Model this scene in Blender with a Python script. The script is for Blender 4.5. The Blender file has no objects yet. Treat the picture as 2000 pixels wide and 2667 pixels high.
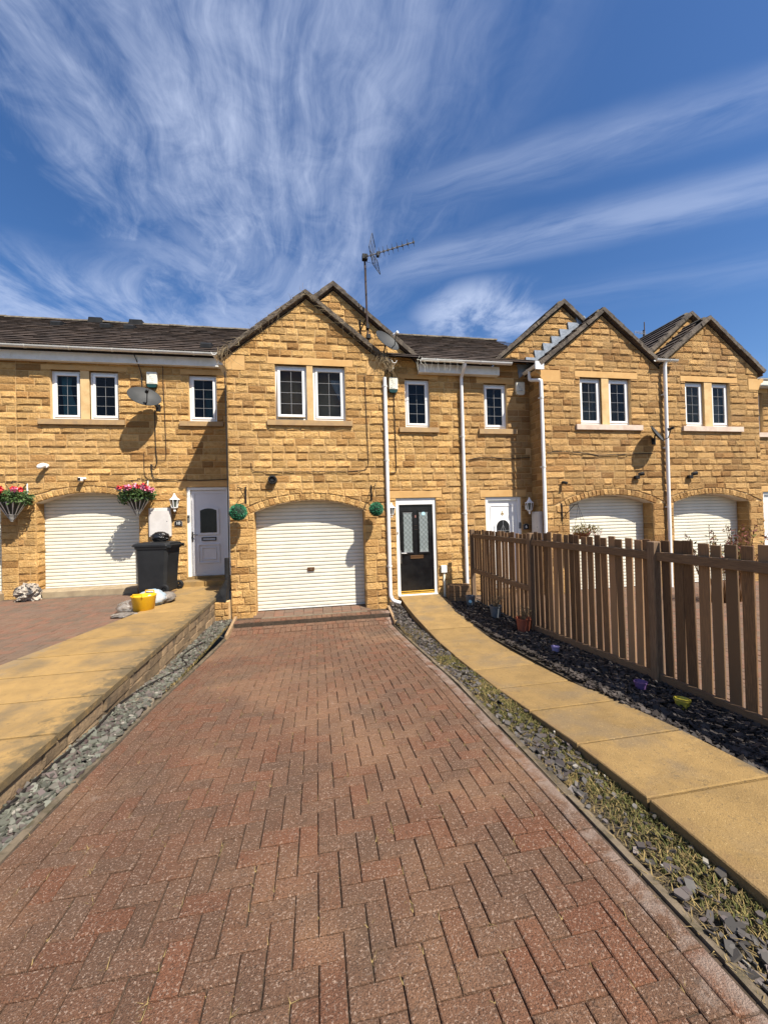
import bpy, math, random
import numpy as np
from mathutils import Vector, Matrix
from math import sin, cos, pi, radians, atan, atan2, sqrt, tan

# ------------------------------------------------------------------ camera
S = bpy.context.scene
C = S.collection
YAW, PITCH, ROLL = radians(10.04), radians(0.681), radians(-1.547)
cam = bpy.data.objects.new('camera', bpy.data.cameras.new('camera'))
C.objects.link(cam)
_f = Vector((sin(YAW) * cos(PITCH), cos(YAW) * cos(PITCH), sin(PITCH)))
_r = Vector((cos(YAW), -sin(YAW), 0)); _u = _r.cross(_f)
_r2 = _r * cos(ROLL) + _u * sin(ROLL); _u2 = -_r * sin(ROLL) + _u * cos(ROLL)
M3 = Matrix((_r2, _u2, -_f)).transposed()
cam.matrix_world = Matrix.Translation((0, 0, 1.7)) @ M3.to_4x4()
cam.data.sensor_fit = 'HORIZONTAL'; cam.data.sensor_width = 36
cam.data.lens = 36 * 1005 / 2000
cam.data.clip_start = 0.05; cam.data.clip_end = 3000
S.camera = cam

# ------------------------------------------------------------------ sky and sun
SUN = Vector((1.15, -1.56, 2.56)).normalized()
world = bpy.data.worlds.new('World'); S.world = world; world.use_nodes = True
nt = world.node_tree; nt.nodes.clear()
def N(t, nt_=None, **kw):
    n = (nt_ or nt).nodes.new(t)
    for k, v in kw.items():
        if k.startswith('i_'):
            key = k[2:]
            n.inputs[int(key) if key.isdigit() else key].default_value = v
        else: setattr(n, k, v)
    return n
def LK(a, b, t=None): (t or nt).links.new(a, b)
sky = N('ShaderNodeTexSky', sky_type='NISHITA', sun_disc=False, sun_elevation=math.asin(SUN.z),
        sun_rotation=atan2(SUN.x, SUN.y), altitude=100, air_density=1.0, dust_density=0.7, ozone_density=3.5)
hsv = N('ShaderNodeHueSaturation'); hsv.inputs['Hue'].default_value = 0.506; hsv.inputs['Saturation'].default_value = 1.22; hsv.inputs['Value'].default_value = 1.25
LK(sky.outputs[0], hsv.inputs['Color'])
tc = N('ShaderNodeTexCoord')
sep = N('ShaderNodeSeparateXYZ'); LK(tc.outputs['Generated'], sep.inputs[0])
def mth(op, a, b=None, c=None, clamp=False, t=None):
    n = N('ShaderNodeMath', t, operation=op, use_clamp=clamp)
    for i, v in enumerate((a, b, c)):
        if v is None: continue
        if isinstance(v, (int, float)): n.inputs[i].default_value = v
        else: LK(v, n.inputs[i], t)
    return n.outputs[0]
zz = mth('ADD', mth('MAXIMUM', sep.outputs[2], 0.0), 0.10)
px = mth('DIVIDE', sep.outputs[0], zz); py = mth('DIVIDE', sep.outputs[1], zz)
def vec(a, b, c=0.0):
    n = N('ShaderNodeCombineXYZ')
    for i, v in enumerate((a, b, c)):
        if isinstance(v, (int, float)): n.inputs[i].default_value = v
        else: LK(v, n.inputs[i])
    return n.outputs[0]
def noise(v, scale, detail=5, rough=0.55, dist=0.0, t=None):
    n = N('ShaderNodeTexNoise', t); n.inputs['Scale'].default_value = scale
    n.inputs['Detail'].default_value = detail; n.inputs['Roughness'].default_value = rough
    n.inputs['Distortion'].default_value = dist
    if v is not None: LK(v, n.inputs['Vector'], t)
    return n.outputs['Fac']
def ramp(v, a, b, t=None, o0=0.0, o1=1.0, smooth=True):
    n = N('ShaderNodeMapRange', t); n.interpolation_type = 'SMOOTHSTEP' if smooth else 'LINEAR'
    LK(v, n.inputs[0], t)
    n.inputs[1].default_value = a; n.inputs[2].default_value = b; n.inputs[3].default_value = o0; n.inputs[4].default_value = o1
    return n.outputs[0]
# cirrus on a flat layer overhead: long filaments running away over the houses, rippled in places
wob = noise(vec(px, py), 0.45, 3, 0.5)
wob2 = noise(vec(px, py, 5.0), 1.7, 4, 0.55)
wx = mth('ADD', px, mth('ADD', mth('MULTIPLY', mth('SUBTRACT', wob, 0.5), 1.1), mth('MULTIPLY', mth('SUBTRACT', wob2, 0.5), 0.22)))
fil = noise(vec(mth('MULTIPLY', wx, 1.9), mth('MULTIPLY', py, 0.22), 3.1), 1.0, 8, 0.60, 0.25)
fine = noise(vec(mth('MULTIPLY', wx, 10.0), mth('MULTIPLY', py, 2.2), 7.7), 1.0, 8, 0.70, 0.6)
rip = noise(vec(mth('MULTIPLY', px, 10.0), mth('MULTIPLY', py, 9.0), 1.3), 1.0, 4, 0.6, 0.8)
big = noise(vec(mth('MULTIPLY', px, 0.6), mth('MULTIPLY', py, 0.35), 8.4), 1.0, 3, 0.5)
# the bank lies over the middle and the west; the east is clearer with long streaks
bank = mth('MULTIPLY', ramp(px, 0.62, -0.15), ramp(px, -4.0, -1.0, o0=0.55))
dens = mth('ADD', mth('MULTIPLY', fil, 0.68), mth('ADD', mth('MULTIPLY', fine, 0.28), mth('MULTIPLY', rip, 0.20)))
dens = mth('ADD', dens, mth('MULTIPLY', mth('SUBTRACT', big, 0.5), 0.45))
m1 = mth('MULTIPLY', ramp(dens, 0.485, 0.83), bank)
# streaks in the east, running aslant
ex = mth('ADD', mth('ADD', mth('MULTIPLY', px, 0.47), mth('MULTIPLY', py, 0.88)), mth('MULTIPLY', mth('SUBTRACT', wob2, 0.5), 0.10))
ey = mth('ADD', mth('MULTIPLY', px, 0.88), mth('MULTIPLY', py, -0.47))
est = noise(vec(mth('MULTIPLY', ex, 9.0), mth('MULTIPLY', ey, 1.3), 12.2), 1.0, 7, 0.62, 0.4)
def band(c, w): return ramp(mth('ABSOLUTE', mth('SUBTRACT', ex, c)), w, 0.0)
bands = mth('ADD', mth('MULTIPLY', band(1.02, 0.11), 0.85), mth('ADD', band(1.27, 0.13), mth('MULTIPLY', band(1.62, 0.16), 0.3)))
m2 = mth('MULTIPLY', mth('MULTIPLY', mth('MULTIPLY', bands, ramp(est, 0.25, 0.68)), ramp(px, 0.05, 0.45)), 0.46)
low = mth('MULTIPLY', ramp(noise(vec(mth('MULTIPLY', px, 1.6), mth('MULTIPLY', py, 1.1), 21.0), 1.0, 7, 0.62, 0.4), 0.40, 0.62), mth('MULTIPLY', ramp(py, 1.45, 2.1), 0.85))
puff = noise(vec(mth('MULTIPLY', px, 3.2), mth('MULTIPLY', py, 2.4), 33.0), 1.0, 7, 0.62, 0.5)
def blob(cx, cy, rx, ry):
    return ramp(mth('ADD', mth('POWER', mth('ABSOLUTE', mth('DIVIDE', mth('SUBTRACT', px, cx), rx)), 2.0), mth('POWER', mth('ABSOLUTE', mth('DIVIDE', mth('SUBTRACT', py, cy), ry)), 2.0)), 1.0, 0.0)
m3 = mth('MULTIPLY', ramp(puff, 0.36, 0.66), mth('ADD', mth('MULTIPLY', blob(0.72, 1.50, 0.36, 0.30), 0.95), mth('ADD', mth('MULTIPLY', blob(-1.05, 1.62, 0.75, 0.45), 0.75), mth('MULTIPLY', blob(-0.25, 1.5, 0.5, 0.5), 0.5))))
mask = mth('MAXIMUM', mth('MAXIMUM', mth('MAXIMUM', m1, m2), low), m3)
mask = mth('MULTIPLY', mask, ramp(sep.outputs[2], 0.0, 0.12), clamp=True)
cmix = N('ShaderNodeMix', data_type='RGBA')
LK(mth('MULTIPLY', mask, 0.80), cmix.inputs['Factor']); LK(hsv.outputs[0], cmix.inputs['A'])
cmix.inputs['B'].default_value = (6.2, 7.0, 9.0, 1)
bg = N('ShaderNodeBackground'); bg.inputs['Strength'].default_value = 0.065
LK(cmix.outputs['Result'], bg.inputs['Color'])
LK(bg.outputs[0], N('ShaderNodeOutputWorld').inputs['Surface'])

sun = bpy.data.objects.new('sun', bpy.data.lights.new('sun', 'SUN')); C.objects.link(sun)
sun.data.energy = 5.0; sun.data.angle = radians(0.53); sun.data.color = (1.0, 0.93, 0.82)
sun.rotation_euler = SUN.to_track_quat('Z', 'Y').to_euler(); sun.location = (6, -8, 15)

S.view_settings.view_transform = 'Standard'; S.view_settings.look = 'None'
S.view_settings.gamma = 1; S.view_settings.use_curve_mapping = False
S.view_settings.exposure = 0.86
S.render.engine = 'CYCLES'
S.cycles.use_denoising = True
S.cycles.max_bounces = 6; S.cycles.diffuse_bounces = 3; S.cycles.transparent_max_bounces = 12
S.cycles.sample_clamp_indirect = 6

# ------------------------------------------------------------------ helpers
R = random.Random(7)
class MB:
    def __init__(s): s.v = []; s.f = []
    def add(s, vs, fs):
        o = len(s.v); s.v.extend([tuple(p) for p in vs]); s.f.extend([tuple(i + o for i in f) for f in fs]); return s
    def box(s, x0, x1, y0, y1, z0, z1):
        return s.add([(x0, y0, z0), (x1, y0, z0), (x1, y1, z0), (x0, y1, z0), (x0, y0, z1), (x1, y0, z1), (x1, y1, z1), (x0, y1, z1)],
                     [(0, 3, 2, 1), (4, 5, 6, 7), (0, 1, 5, 4), (1, 2, 6, 5), (2, 3, 7, 6), (3, 0, 4, 7)])
    def cbox(s, x0, x1, y0, y1, z0, z1, c=0.006):
        # box with all edges chamfered
        X = (x0, x1); Y = (y0, y1); Z = (z0, z1); vs = []; ids = {}
        for i in (0, 1):
            for j in (0, 1):
                for k in (0, 1):
                    dx = c if i == 0 else -c; dy = c if j == 0 else -c; dz = c if k == 0 else -c
                    for a in range(3):
                        ids[(i, j, k, a)] = len(vs)
                        vs.append((X[i] + (0 if a == 0 else dx), Y[j] + (0 if a == 1 else dy), Z[k] + (0 if a == 2 else dz)))
        g = lambda i, j, k, a: ids[(i, j, k, a)]
        fs = []
        for i in (0, 1):
            q = [g(i, 0, 0, 0), g(i, 1, 0, 0), g(i, 1, 1, 0), g(i, 0, 1, 0)]; fs.append(q if i else q[::-1])
        for j in (0, 1):
            q = [g(0, j, 0, 1), g(0, j, 1, 1), g(1, j, 1, 1), g(1, j, 0, 1)]; fs.append(q if j else q[::-1])
        for k in (0, 1):
            q = [g(0, 0, k, 2), g(1, 0, k, 2), g(1, 1, k, 2), g(0, 1, k, 2)]; fs.append(q if k else q[::-1])
        for j in (0, 1):
            for k in (0, 1):
                q = [g(0, j, k, 1), g(1, j, k, 1), g(1, j, k, 2), g(0, j, k, 2)]; fs.append(q if j != k else q[::-1])
        for i in (0, 1):
            for k in (0, 1):
                q = [g(i, 0, k, 0), g(i, 1, k, 0), g(i, 1, k, 2), g(i, 0, k, 2)]; fs.append(q[::-1] if i != k else q)
        for i in (0, 1):
            for j in (0, 1):
                q = [g(i, j, 0, 0), g(i, j, 1, 0), g(i, j, 1, 1), g(i, j, 0, 1)]; fs.append(q if i != j else q[::-1])
        for i in (0, 1):
            for j in (0, 1):
                for k in (0, 1):
                    q = [g(i, j, k, 0), g(i, j, k, 1), g(i, j, k, 2)]; fs.append(q if (i + j + k) % 2 else q[::-1])
        return s.add(vs, fs)
    def tube(s, pts, r, n=8, cap=True):
        P = [Vector(p) for p in pts]; rr = r if isinstance(r, (list, tuple)) else [r] * len(P)
        vs = []; fs = []; up = None
        for i, p in enumerate(P):
            d = (P[min(i + 1, len(P) - 1)] - P[max(i - 1, 0)])
            d = d.normalized() if d.length > 1e-9 else Vector((0, 0, 1))
            if up is None: up = d.orthogonal().normalized()
            up = (up - d * up.dot(d)); up = up.normalized() if up.length > 1e-6 else d.orthogonal().normalized()
            w = d.cross(up)
            for k in range(n):
                a = 2 * pi * k / n; vs.append(p + (up * cos(a) + w * sin(a)) * rr[i])
        for i in range(len(P) - 1):
            for k in range(n):
                fs.append((i * n + k, i * n + (k + 1) % n, (i + 1) * n + (k + 1) % n, (i + 1) * n + k))
        if cap:
            o = len(vs); vs += vs[:n] + vs[(len(P) - 1) * n:len(P) * n]
            fs.append(tuple(range(o, o + n))[::-1]); fs.append(tuple(range(o + n, o + 2 * n)))
        return s.add(vs, fs)
    def lathe(s, prof, n=20, c=(0, 0, 0), M=None, a0=0.0, a1=2 * pi):
        full = abs(a1 - a0 - 2 * pi) < 1e-6; m = n if full else n + 1
        vs = []
        for r, z in prof:
            for k in range(m):
                a = a0 + (a1 - a0) * k / n; p = Vector((r * cos(a), r * sin(a), z))
                if M is not None: p = M @ p
                vs.append(p + Vector(c))
        fs = []
        for i in range(len(prof) - 1):
            for k in range(n):
                k2 = (k + 1) % m; fs.append((i * m + k, i * m + k2, (i + 1) * m + k2, (i + 1) * m + k))
        return s.add(vs, fs)
    def prism(s, poly, a, b, axis='y'):
        # extrude a 2-D polygon (p,q) from a to b along an axis
        def P(p, q, t): return {'y': (p, t, q), 'x': (t, p, q), 'z': (p, q, t)}[axis]
        n = len(poly); vs = [P(p, q, a) for p, q in poly] + [P(p, q, b) for p, q in poly]
        fs = [tuple(range(n)), tuple(range(2 * n - 1, n - 1, -1))] + [(i, i + n, (i + 1) % n + n, (i + 1) % n) for i in range(n)]
        return s.add(vs, fs)
    def xf(s, M):
        s.v = [tuple(M @ Vector(p)) for p in s.v]; return s
    def join(s, o): return s.add(o.v, o.f)
    def build(s, name, mat, parent=None, smooth=False, fix=True):
        me = bpy.data.meshes.new(name)
        A = np.array(s.v, float) if s.v else np.zeros((1, 3))
        lo = A.min(0); hi = A.max(0); c = (lo + hi) / 2; c[2] = lo[2]
        me.from_pydata([tuple(p) for p in (A - c)], [], s.f)
        if fix:
            import bmesh
            bm = bmesh.new(); bm.from_mesh(me); bmesh.ops.recalc_face_normals(bm, faces=bm.faces); bm.to_mesh(me); bm.free()
        if smooth:
            me.polygons.foreach_set('use_smooth', [True] * len(me.polygons))
        me.materials.append(mat)
        o = bpy.data.objects.new(name, me); C.objects.link(o); o.location = c
        return par(o, parent)
def wloc(o):
    l = Vector(o.location)
    while o.parent:
        l = l + o.matrix_parent_inverse.translation + (Vector(o.parent.location)); o = o.parent
    return l
WL = {}
def par(o, p):
    WL[o.name] = Vector(o.location)
    if p is not None:
        o.parent = p; o.matrix_parent_inverse = Matrix.Translation(-WL[p.name])
    return o
def inst(me, name, parent, M):
    # an object sharing mesh data, placed by a world matrix under an unrotated parent
    o = bpy.data.objects.new(name, me); C.objects.link(o)
    o.matrix_basis = M
    WL[o.name] = M.translation.copy()
    if parent is not None:
        o.parent = parent; o.matrix_parent_inverse = Matrix.Translation(-WL[parent.name])
    return o
def thing(name, label, cat, loc=(0, 0, 0), group=None):
    o = bpy.data.objects.new(name, None); C.objects.link(o); o.location = loc; o.empty_display_size = 0.2
    WL[o.name] = Vector(loc)
    return tag(o, label, cat, group)
def tag(o, label, cat, group=None):
    o['label'] = label; o['category'] = cat
    if group: o['group'] = group
    return o
def struct(o): o['kind'] = 'structure'; return o
def stuff(o, label=None, cat=None):
    o['kind'] = 'stuff'
    if label: o['label'] = label
    if cat: o['category'] = cat
    return o
def interp(T, y):
    if y <= T[0][0]: return T[0][1]
    for (a, va), (b, vb) in zip(T, T[1:]):
        if y <= b: return va + (vb - va) * (y - a) / (b - a)
    return T[-1][1]
def slope(T, y): return (interp(T, y + 0.05) - interp(T, y - 0.05)) / 0.1

# ------------------------------------------------------------------ materials
MATS = {}
def mat(name, col, rough=0.8, col2=None, nscale=8.0, bump=0.0, bscale=60.0, bdist=0.01, metal=0.0, rnd=0.0, rcol=None,
        spots=None, spec=0.4, stretch=None, streak=None, bdetail=6):
    """principled material: base colour varied by object-space noise, per-piece random tint, fine bump"""
    m = bpy.data.materials.new(name); m.use_nodes = True; t = m.node_tree; t.nodes.clear()
    out = N('ShaderNodeOutputMaterial', t); b = N('ShaderNodeBsdfPrincipled', t); LK(b.outputs[0], out.inputs[0], t)
    b.inputs['Roughness'].default_value = rough; b.inputs['Metallic'].default_value = metal
    b.inputs['Specular IOR Level'].default_value = spec
    g = N('ShaderNodeNewGeometry', t); P = g.outputs['Position']
    if stretch:
        mp = N('ShaderNodeMapping', t); mp.inputs['Scale'].default_value = stretch; LK(P, mp.inputs[0], t); P = mp.outputs[0]
    cur = None
    def mix(f, A, B, mode='MIX'):
        n = N('ShaderNodeMix', t, data_type='RGBA', blend_type=mode)
        if isinstance(f, (int, float)): n.inputs['Factor'].default_value = f
        else: LK(f, n.inputs['Factor'], t)
        for k, v in (('A', A), ('B', B)):
            if isinstance(v, tuple): n.inputs[k].default_value = (*v[:3], 1)
            else: LK(v, n.inputs[k], t)
        return n.outputs['Result']
    cur = col
    if col2: cur = mix(ramp(noise(P, nscale, 6, 0.62, 0.2, t), 0.35, 0.66, t), col, col2)
    if rnd or rcol:
        oi = N('ShaderNodeObjectInfo', t)
        rv = mth('FRACT', mth('ADD', oi.outputs['Random'], g.outputs['Random Per Island'], t=t), t=t)
        if rcol: cur = mix(ramp(rv, 0.45, 1.0, t, smooth=False), cur, rcol)
        if rnd:
            rv2 = mth('FRACT', mth('MULTIPLY', rv, 7.31, t=t), t=t)
            k = mth('MULTIPLY_ADD', rv2, 2 * rnd, 1 - rnd, t=t)
            cc = N('ShaderNodeCombineColor', t)
            for i in range(3): LK(k, cc.inputs[i], t)
            cur = mix(1.0, cur, cc.outputs[0], 'MULTIPLY')
    if spots:
        for (sc, scol, lo, hi, amt) in spots:
            cur = mix(mth('MULTIPLY', ramp(noise(g.outputs['Position'], sc, 5, 0.65, 0.3, t), lo, hi, t), amt, t=t), cur, scol)
    if isinstance(cur, tuple): b.inputs['Base Color'].default_value = (*cur[:3], 1)
    else: LK(cur, b.inputs['Base Color'], t)
    if bump:
        bp = N('ShaderNodeBump', t); bp.inputs['Strength'].default_value = bump; bp.inputs['Distance'].default_value = bdist
        LK(noise(P, bscale, bdetail, 0.65, 0.3, t), bp.inputs['Height'], t); LK(bp.outputs[0], b.inputs['Normal'], t)
    MATS[name] = m; return m

STONE = mat('pitched_sandstone', (0.520, 0.305, 0.106), 0.95, (0.620, 0.390, 0.155), 11, 1.0, 34, 0.045, rnd=0.22, rcol=(0.350, 0.185, 0.062), spec=0.2,
            spots=[(2.2, (0.33, 0.20, 0.085), 0.54, 0.74, 0.5), (0.7, (0.46, 0.30, 0.15), 0.5, 0.75, 0.35), (21, (0.24, 0.135, 0.05), 0.57, 0.70, 0.6), (30, (0.64, 0.44, 0.20), 0.60, 0.72, 0.55)])
STONE2 = mat('browner_pitched_sandstone', (0.420, 0.244, 0.090), 0.95, (0.495, 0.305, 0.124), 11, 1.0, 34, 0.045, rnd=0.23, rcol=(0.295, 0.155, 0.055), spec=0.2,
             spots=[(2.2, (0.26, 0.155, 0.07), 0.52, 0.74, 0.55), (0.7, (0.40, 0.26, 0.14), 0.5, 0.75, 0.35), (21, (0.19, 0.108, 0.042), 0.57, 0.70, 0.6), (30, (0.55, 0.37, 0.17), 0.60, 0.72, 0.5)])
MORTAR = mat('mortar', (0.62, 0.43, 0.21), 0.95, (0.52, 0.34, 0.15), 5, 0.4, 90, 0.004)
DRESSED = mat('dressed_sandstone', (0.56, 0.345, 0.135), 0.9, (0.50, 0.29, 0.105), 3.5, 0.3, 70, 0.004, rnd=0.05,
              spots=[(5.0, (0.40, 0.27, 0.14), 0.58, 0.8, 0.5)])
SILLM = mat('weathered_sill_stone', (0.40, 0.26, 0.12), 0.9, (0.31, 0.205, 0.11), 6, 0.3, 70, 0.004,
            spots=[(7.0, (0.22, 0.17, 0.11), 0.55, 0.75, 0.6)])
SILLP = mat('painted_pink_sill', (0.62, 0.50, 0.40), 0.8, (0.52, 0.40, 0.31), 6, 0.2, 70, 0.004, spots=[(9.0, (0.35, 0.27, 0.2), 0.6, 0.8, 0.6)])
SOFFIT = mat('arch_soffit', (0.62, 0.55, 0.45), 0.85, (0.54, 0.46, 0.36), 5)
UPVC = mat('white_upvc', (0.80, 0.80, 0.78), 0.35, (0.76, 0.76, 0.73), 3, spec=0.5)
UPVCD = mat('weathered_white_plastic', (0.76, 0.75, 0.70), 0.45, (0.66, 0.65, 0.58), 4, spots=[(14, (0.38, 0.37, 0.28), 0.60, 0.8, 0.55)])
GDOOR = mat('cream_steel_slat', (0.72, 0.69, 0.575), 0.5, (0.66, 0.63, 0.52), 2.2, spots=[(6, (0.45, 0.41, 0.32), 0.60, 0.82, 0.5), (1.1, (0.58, 0.55, 0.46), 0.5, 0.75, 0.5), (40, (0.40, 0.36, 0.28), 0.66, 0.76, 0.4)])
BLACKD = mat('black_door_paint', (0.006, 0.006, 0.007), 0.22, (0.012, 0.012, 0.013), 5, spec=0.5)
GREYD = mat('white_door_paint', (0.66, 0.65, 0.66), 0.4, (0.62, 0.61, 0.62), 3)
BLACK = mat('black_plastic', (0.008, 0.008, 0.0085), 0.65, (0.018, 0.018, 0.018), 6, spec=0.3)
IRON = mat('black_iron', (0.010, 0.009, 0.008), 0.55, (0.03, 0.02, 0.015), 12)
BINM = mat('wheelie_bin_plastic', (0.011, 0.012, 0.013), 0.5, (0.017, 0.018, 0.019), 4, 0.15, 90, 0.003, spots=[(7, (0.05, 0.047, 0.044), 0.64, 0.82, 0.4)])
BAGM = mat('black_bin_bag', (0.008, 0.008, 0.009), 0.25, spec=0.6, bump=0.5, bscale=25, bdist=0.02)
GOLD = mat('brass', (0.60, 0.38, 0.07), 0.35, (0.5, 0.3, 0.05), 10, metal=0.7)
BRONZE = mat('dark_bronze', (0.16, 0.085, 0.04), 0.4, metal=0.6)
CHROME = mat('chrome', (0.6, 0.6, 0.6), 0.2, metal=1.0)
DARK = mat('room_dark', (0.045, 0.043, 0.042), 0.95)
LEADC = mat('lead_cames', (0.26, 0.26, 0.26), 0.5)
DLEAD = mat('dark_lead', (0.03, 0.035, 0.036), 0.5)
FROST = mat('frosted_glass', (0.30, 0.34, 0.335), 0.18, (0.25, 0.29, 0.285), 14, spec=0.5)
LEADF = mat('lead_flashing', (0.30, 0.33, 0.36), 0.38, (0.20, 0.225, 0.25), 9, 0.4, 20, 0.01, metal=0.35)
TILE = mat('roof_tile', (0.070, 0.050, 0.040), 0.9, (0.048, 0.036, 0.030), 5, 0.5, 40, 0.006, rnd=0.22, rcol=(0.085, 0.060, 0.046),
           spots=[(9, (0.13, 0.115, 0.085), 0.6, 0.78, 0.55)])
RIDGE = mat('ridge_tile_mossy', (0.085, 0.065, 0.05), 0.95, (0.15, 0.13, 0.09), 12, 0.6, 40, 0.01, rnd=0.2)
VERGE = mat('verge_cement', (0.135, 0.108, 0.080), 0.95, (0.055, 0.043, 0.034), 9, 0.8, 30, 0.015, rnd=0.2)
WOOD = mat('fence_timber', (0.205, 0.112, 0.050), 0.85, (0.098, 0.055, 0.028), 9, 0.5, 30, 0.006, stretch=(22, 22, 1.0), rnd=0.42, rcol=(0.250, 0.150, 0.078),
           spots=[(26, (0.03, 0.02, 0.014), 0.70, 0.76, 0.8)])
WOODH = mat('fence_rail_timber', (0.205, 0.125, 0.066), 0.85, (0.130, 0.080, 0.046), 9, 0.5, 30, 0.006, stretch=(14, 1.2, 14), rnd=0.25,
            spots=[(22, (0.03, 0.02, 0.014), 0.70, 0.76, 0.8)])
WOODG = mat('grey_post_timber', (0.20, 0.128, 0.075), 0.9, (0.125, 0.080, 0.048), 9, 0.5, 30, 0.006, stretch=(12, 12, 1.0), rnd=0.15)
KERBT = mat('kerb_timber', (0.33, 0.22, 0.12), 0.9, (0.24, 0.16, 0.09), 8, 0.3, 30, 0.005, stretch=(10, 1, 10))
BLOCK = mat('block_paver', (0.152, 0.079, 0.046), 0.95, (0.120, 0.069, 0.044), 1.4, 1.0, 150, 0.012, rnd=0.10, rcol=(0.160, 0.068, 0.037), bdetail=3, spec=0.25,
            spots=[(0.42, (0.245, 0.136, 0.076), 0.46, 0.63, 0.75), (0.8, (0.095, 0.066, 0.045), 0.50, 0.68, 0.6), (105, (0.40, 0.29, 0.22), 0.545, 0.63, 0.68), (130, (0.032, 0.020, 0.014), 0.54, 0.63, 0.7),
                   (24, (0.075, 0.045, 0.028), 0.56, 0.68, 0.5), (3.1, (0.32, 0.25, 0.20), 0.65, 0.78, 0.55), (5.5, (0.06, 0.046, 0.036), 0.64, 0.73, 0.6), (17, (0.34, 0.27, 0.22), 0.68, 0.76, 0.6)])
BLOCKD = mat('block_paver_dusty', (0.150, 0.091, 0.058), 0.95, (0.118, 0.080, 0.054), 1.1, 0.6, 120, 0.004, rnd=0.09, rcol=(0.168, 0.084, 0.052),
             spots=[(0.8, (0.13, 0.092, 0.070), 0.48, 0.72, 0.6), (60, (0.28, 0.18, 0.13), 0.58, 0.70, 0.5)])
SAND = mat('joint_sand', (0.075, 0.050, 0.033), 1.0, (0.035, 0.026, 0.017), 20, 0.6, 160, 0.004, spots=[(9, (0.16, 0.12, 0.07), 0.6, 0.75, 0.6)])
SLAB = mat('buff_concrete_slab', (0.275, 0.175, 0.064), 0.95, (0.215, 0.136, 0.050), 4, 1.0, 120, 0.007, rnd=0.10,
           spots=[(1.6, (0.175, 0.125, 0.070), 0.46, 0.66, 0.75), (11, (0.12, 0.088, 0.048), 0.60, 0.72, 0.6), (55, (0.10, 0.070, 0.036), 0.57, 0.66, 0.6), (70, (0.42, 0.30, 0.14), 0.58, 0.68, 0.5), (8, (0.33, 0.225, 0.105), 0.6, 0.8, 0.5)])
SLABL = mat('buff_path_slab', (0.325, 0.202, 0.070), 0.95, (0.255, 0.160, 0.058), 4, 1.0, 110, 0.007, rnd=0.10,
            spots=[(1.3, (0.15, 0.112, 0.066), 0.46, 0.68, 0.75), (30, (0.12, 0.088, 0.052), 0.60, 0.70, 0.65)])
CONC = mat('concrete', (0.22, 0.175, 0.12), 0.95, (0.15, 0.12, 0.083), 6, 0.5, 90, 0.004, spots=[(5, (0.12, 0.10, 0.075), 0.58, 0.78, 0.6)])
WALLST = mat('retaining_wall_stone', (0.225, 0.155, 0.085), 0.95, (0.150, 0.103, 0.060), 6, 1.0, 30, 0.02, rnd=0.22, rcol=(0.27, 0.185, 0.105),
             spots=[(4, (0.065, 0.050, 0.034), 0.50, 0.68, 0.8), (8, (0.42, 0.33, 0.22), 0.66, 0.8, 0.5)])
SLATE = mat('slate_chip', (0.064, 0.057, 0.050), 0.62, None, rnd=0.5, rcol=(0.088, 0.070, 0.066), spots=[(7, (0.15, 0.14, 0.12), 0.6, 0.8, 0.5)])
SLATEG = mat('green_slate_chip', (0.105, 0.107, 0.083), 0.62, None, rnd=0.45, rcol=(0.092, 0.064, 0.060), spots=[(5, (0.25, 0.21, 0.15), 0.62, 0.8, 0.5)])
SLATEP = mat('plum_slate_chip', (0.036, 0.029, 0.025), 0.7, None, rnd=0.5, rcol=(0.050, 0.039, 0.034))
PALE = mat('pale_chip', (0.27, 0.245, 0.205), 0.85, (0.19, 0.17, 0.14), 20, rnd=0.2)
SOIL = mat('soil', (0.060, 0.045, 0.030), 1.0, (0.035, 0.027, 0.019), 15, 0.8, 60, 0.02, spots=[(6, (0.12, 0.09, 0.05), 0.58, 0.75, 0.5)])
SOILD = mat('dry_soil', (0.095, 0.072, 0.043), 1.0, (0.060, 0.047, 0.030), 12, 0.8, 60, 0.02)
GRASS = mat('short_grass', (0.062, 0.066, 0.014), 0.9, None, rnd=0.4, rcol=(0.17, 0.13, 0.045))
STRAW = mat('dry_grass', (0.25, 0.18, 0.070), 0.9, None, rnd=0.35, rcol=(0.20, 0.14, 0.055))
VINE = mat('dry_vine', (0.175, 0.125, 0.070), 0.95, None, rnd=0.3, rcol=(0.26, 0.20, 0.11))
LEAFG = mat('leaf_green', (0.040, 0.085, 0.020), 0.7, None, rnd=0.45, rcol=(0.085, 0.13, 0.035))
TOPI = mat('artificial_box_leaf', (0.012, 0.115, 0.050), 0.5, None, rnd=0.5, rcol=(0.035, 0.22, 0.11))
LEAFD = mat('dark_red_leaf', (0.13, 0.030, 0.022), 0.7, None, rnd=0.4, rcol=(0.26, 0.09, 0.07))
LEAFY = mat('olive_leaf', (0.13, 0.11, 0.025), 0.75, None, rnd=0.4, rcol=(0.20, 0.15, 0.05))
FLRED = mat('red_flower', (0.62, 0.020, 0.045), 0.6, None, rnd=0.2, rcol=(0.75, 0.05, 0.03))
FLPNK = mat('pink_flower', (0.80, 0.22, 0.36), 0.6, None, rnd=0.2, rcol=(0.82, 0.45, 0.55))
FLPUR = mat('purple_flower', (0.045, 0.012, 0.045), 0.6, None, rnd=0.3)
CABLE = mat('black_cable', (0.012, 0.010, 0.009), 0.6)
CABLEB = mat('brown_cable', (0.045, 0.025, 0.015), 0.6)
DISHG = mat('dish_grey', (0.030, 0.032, 0.032), 0.6, (0.042, 0.043, 0.043), 5, 0.0, spec=0.3, spots=[(6, (0.10, 0.095, 0.085), 0.6, 0.8, 0.5)])
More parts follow.
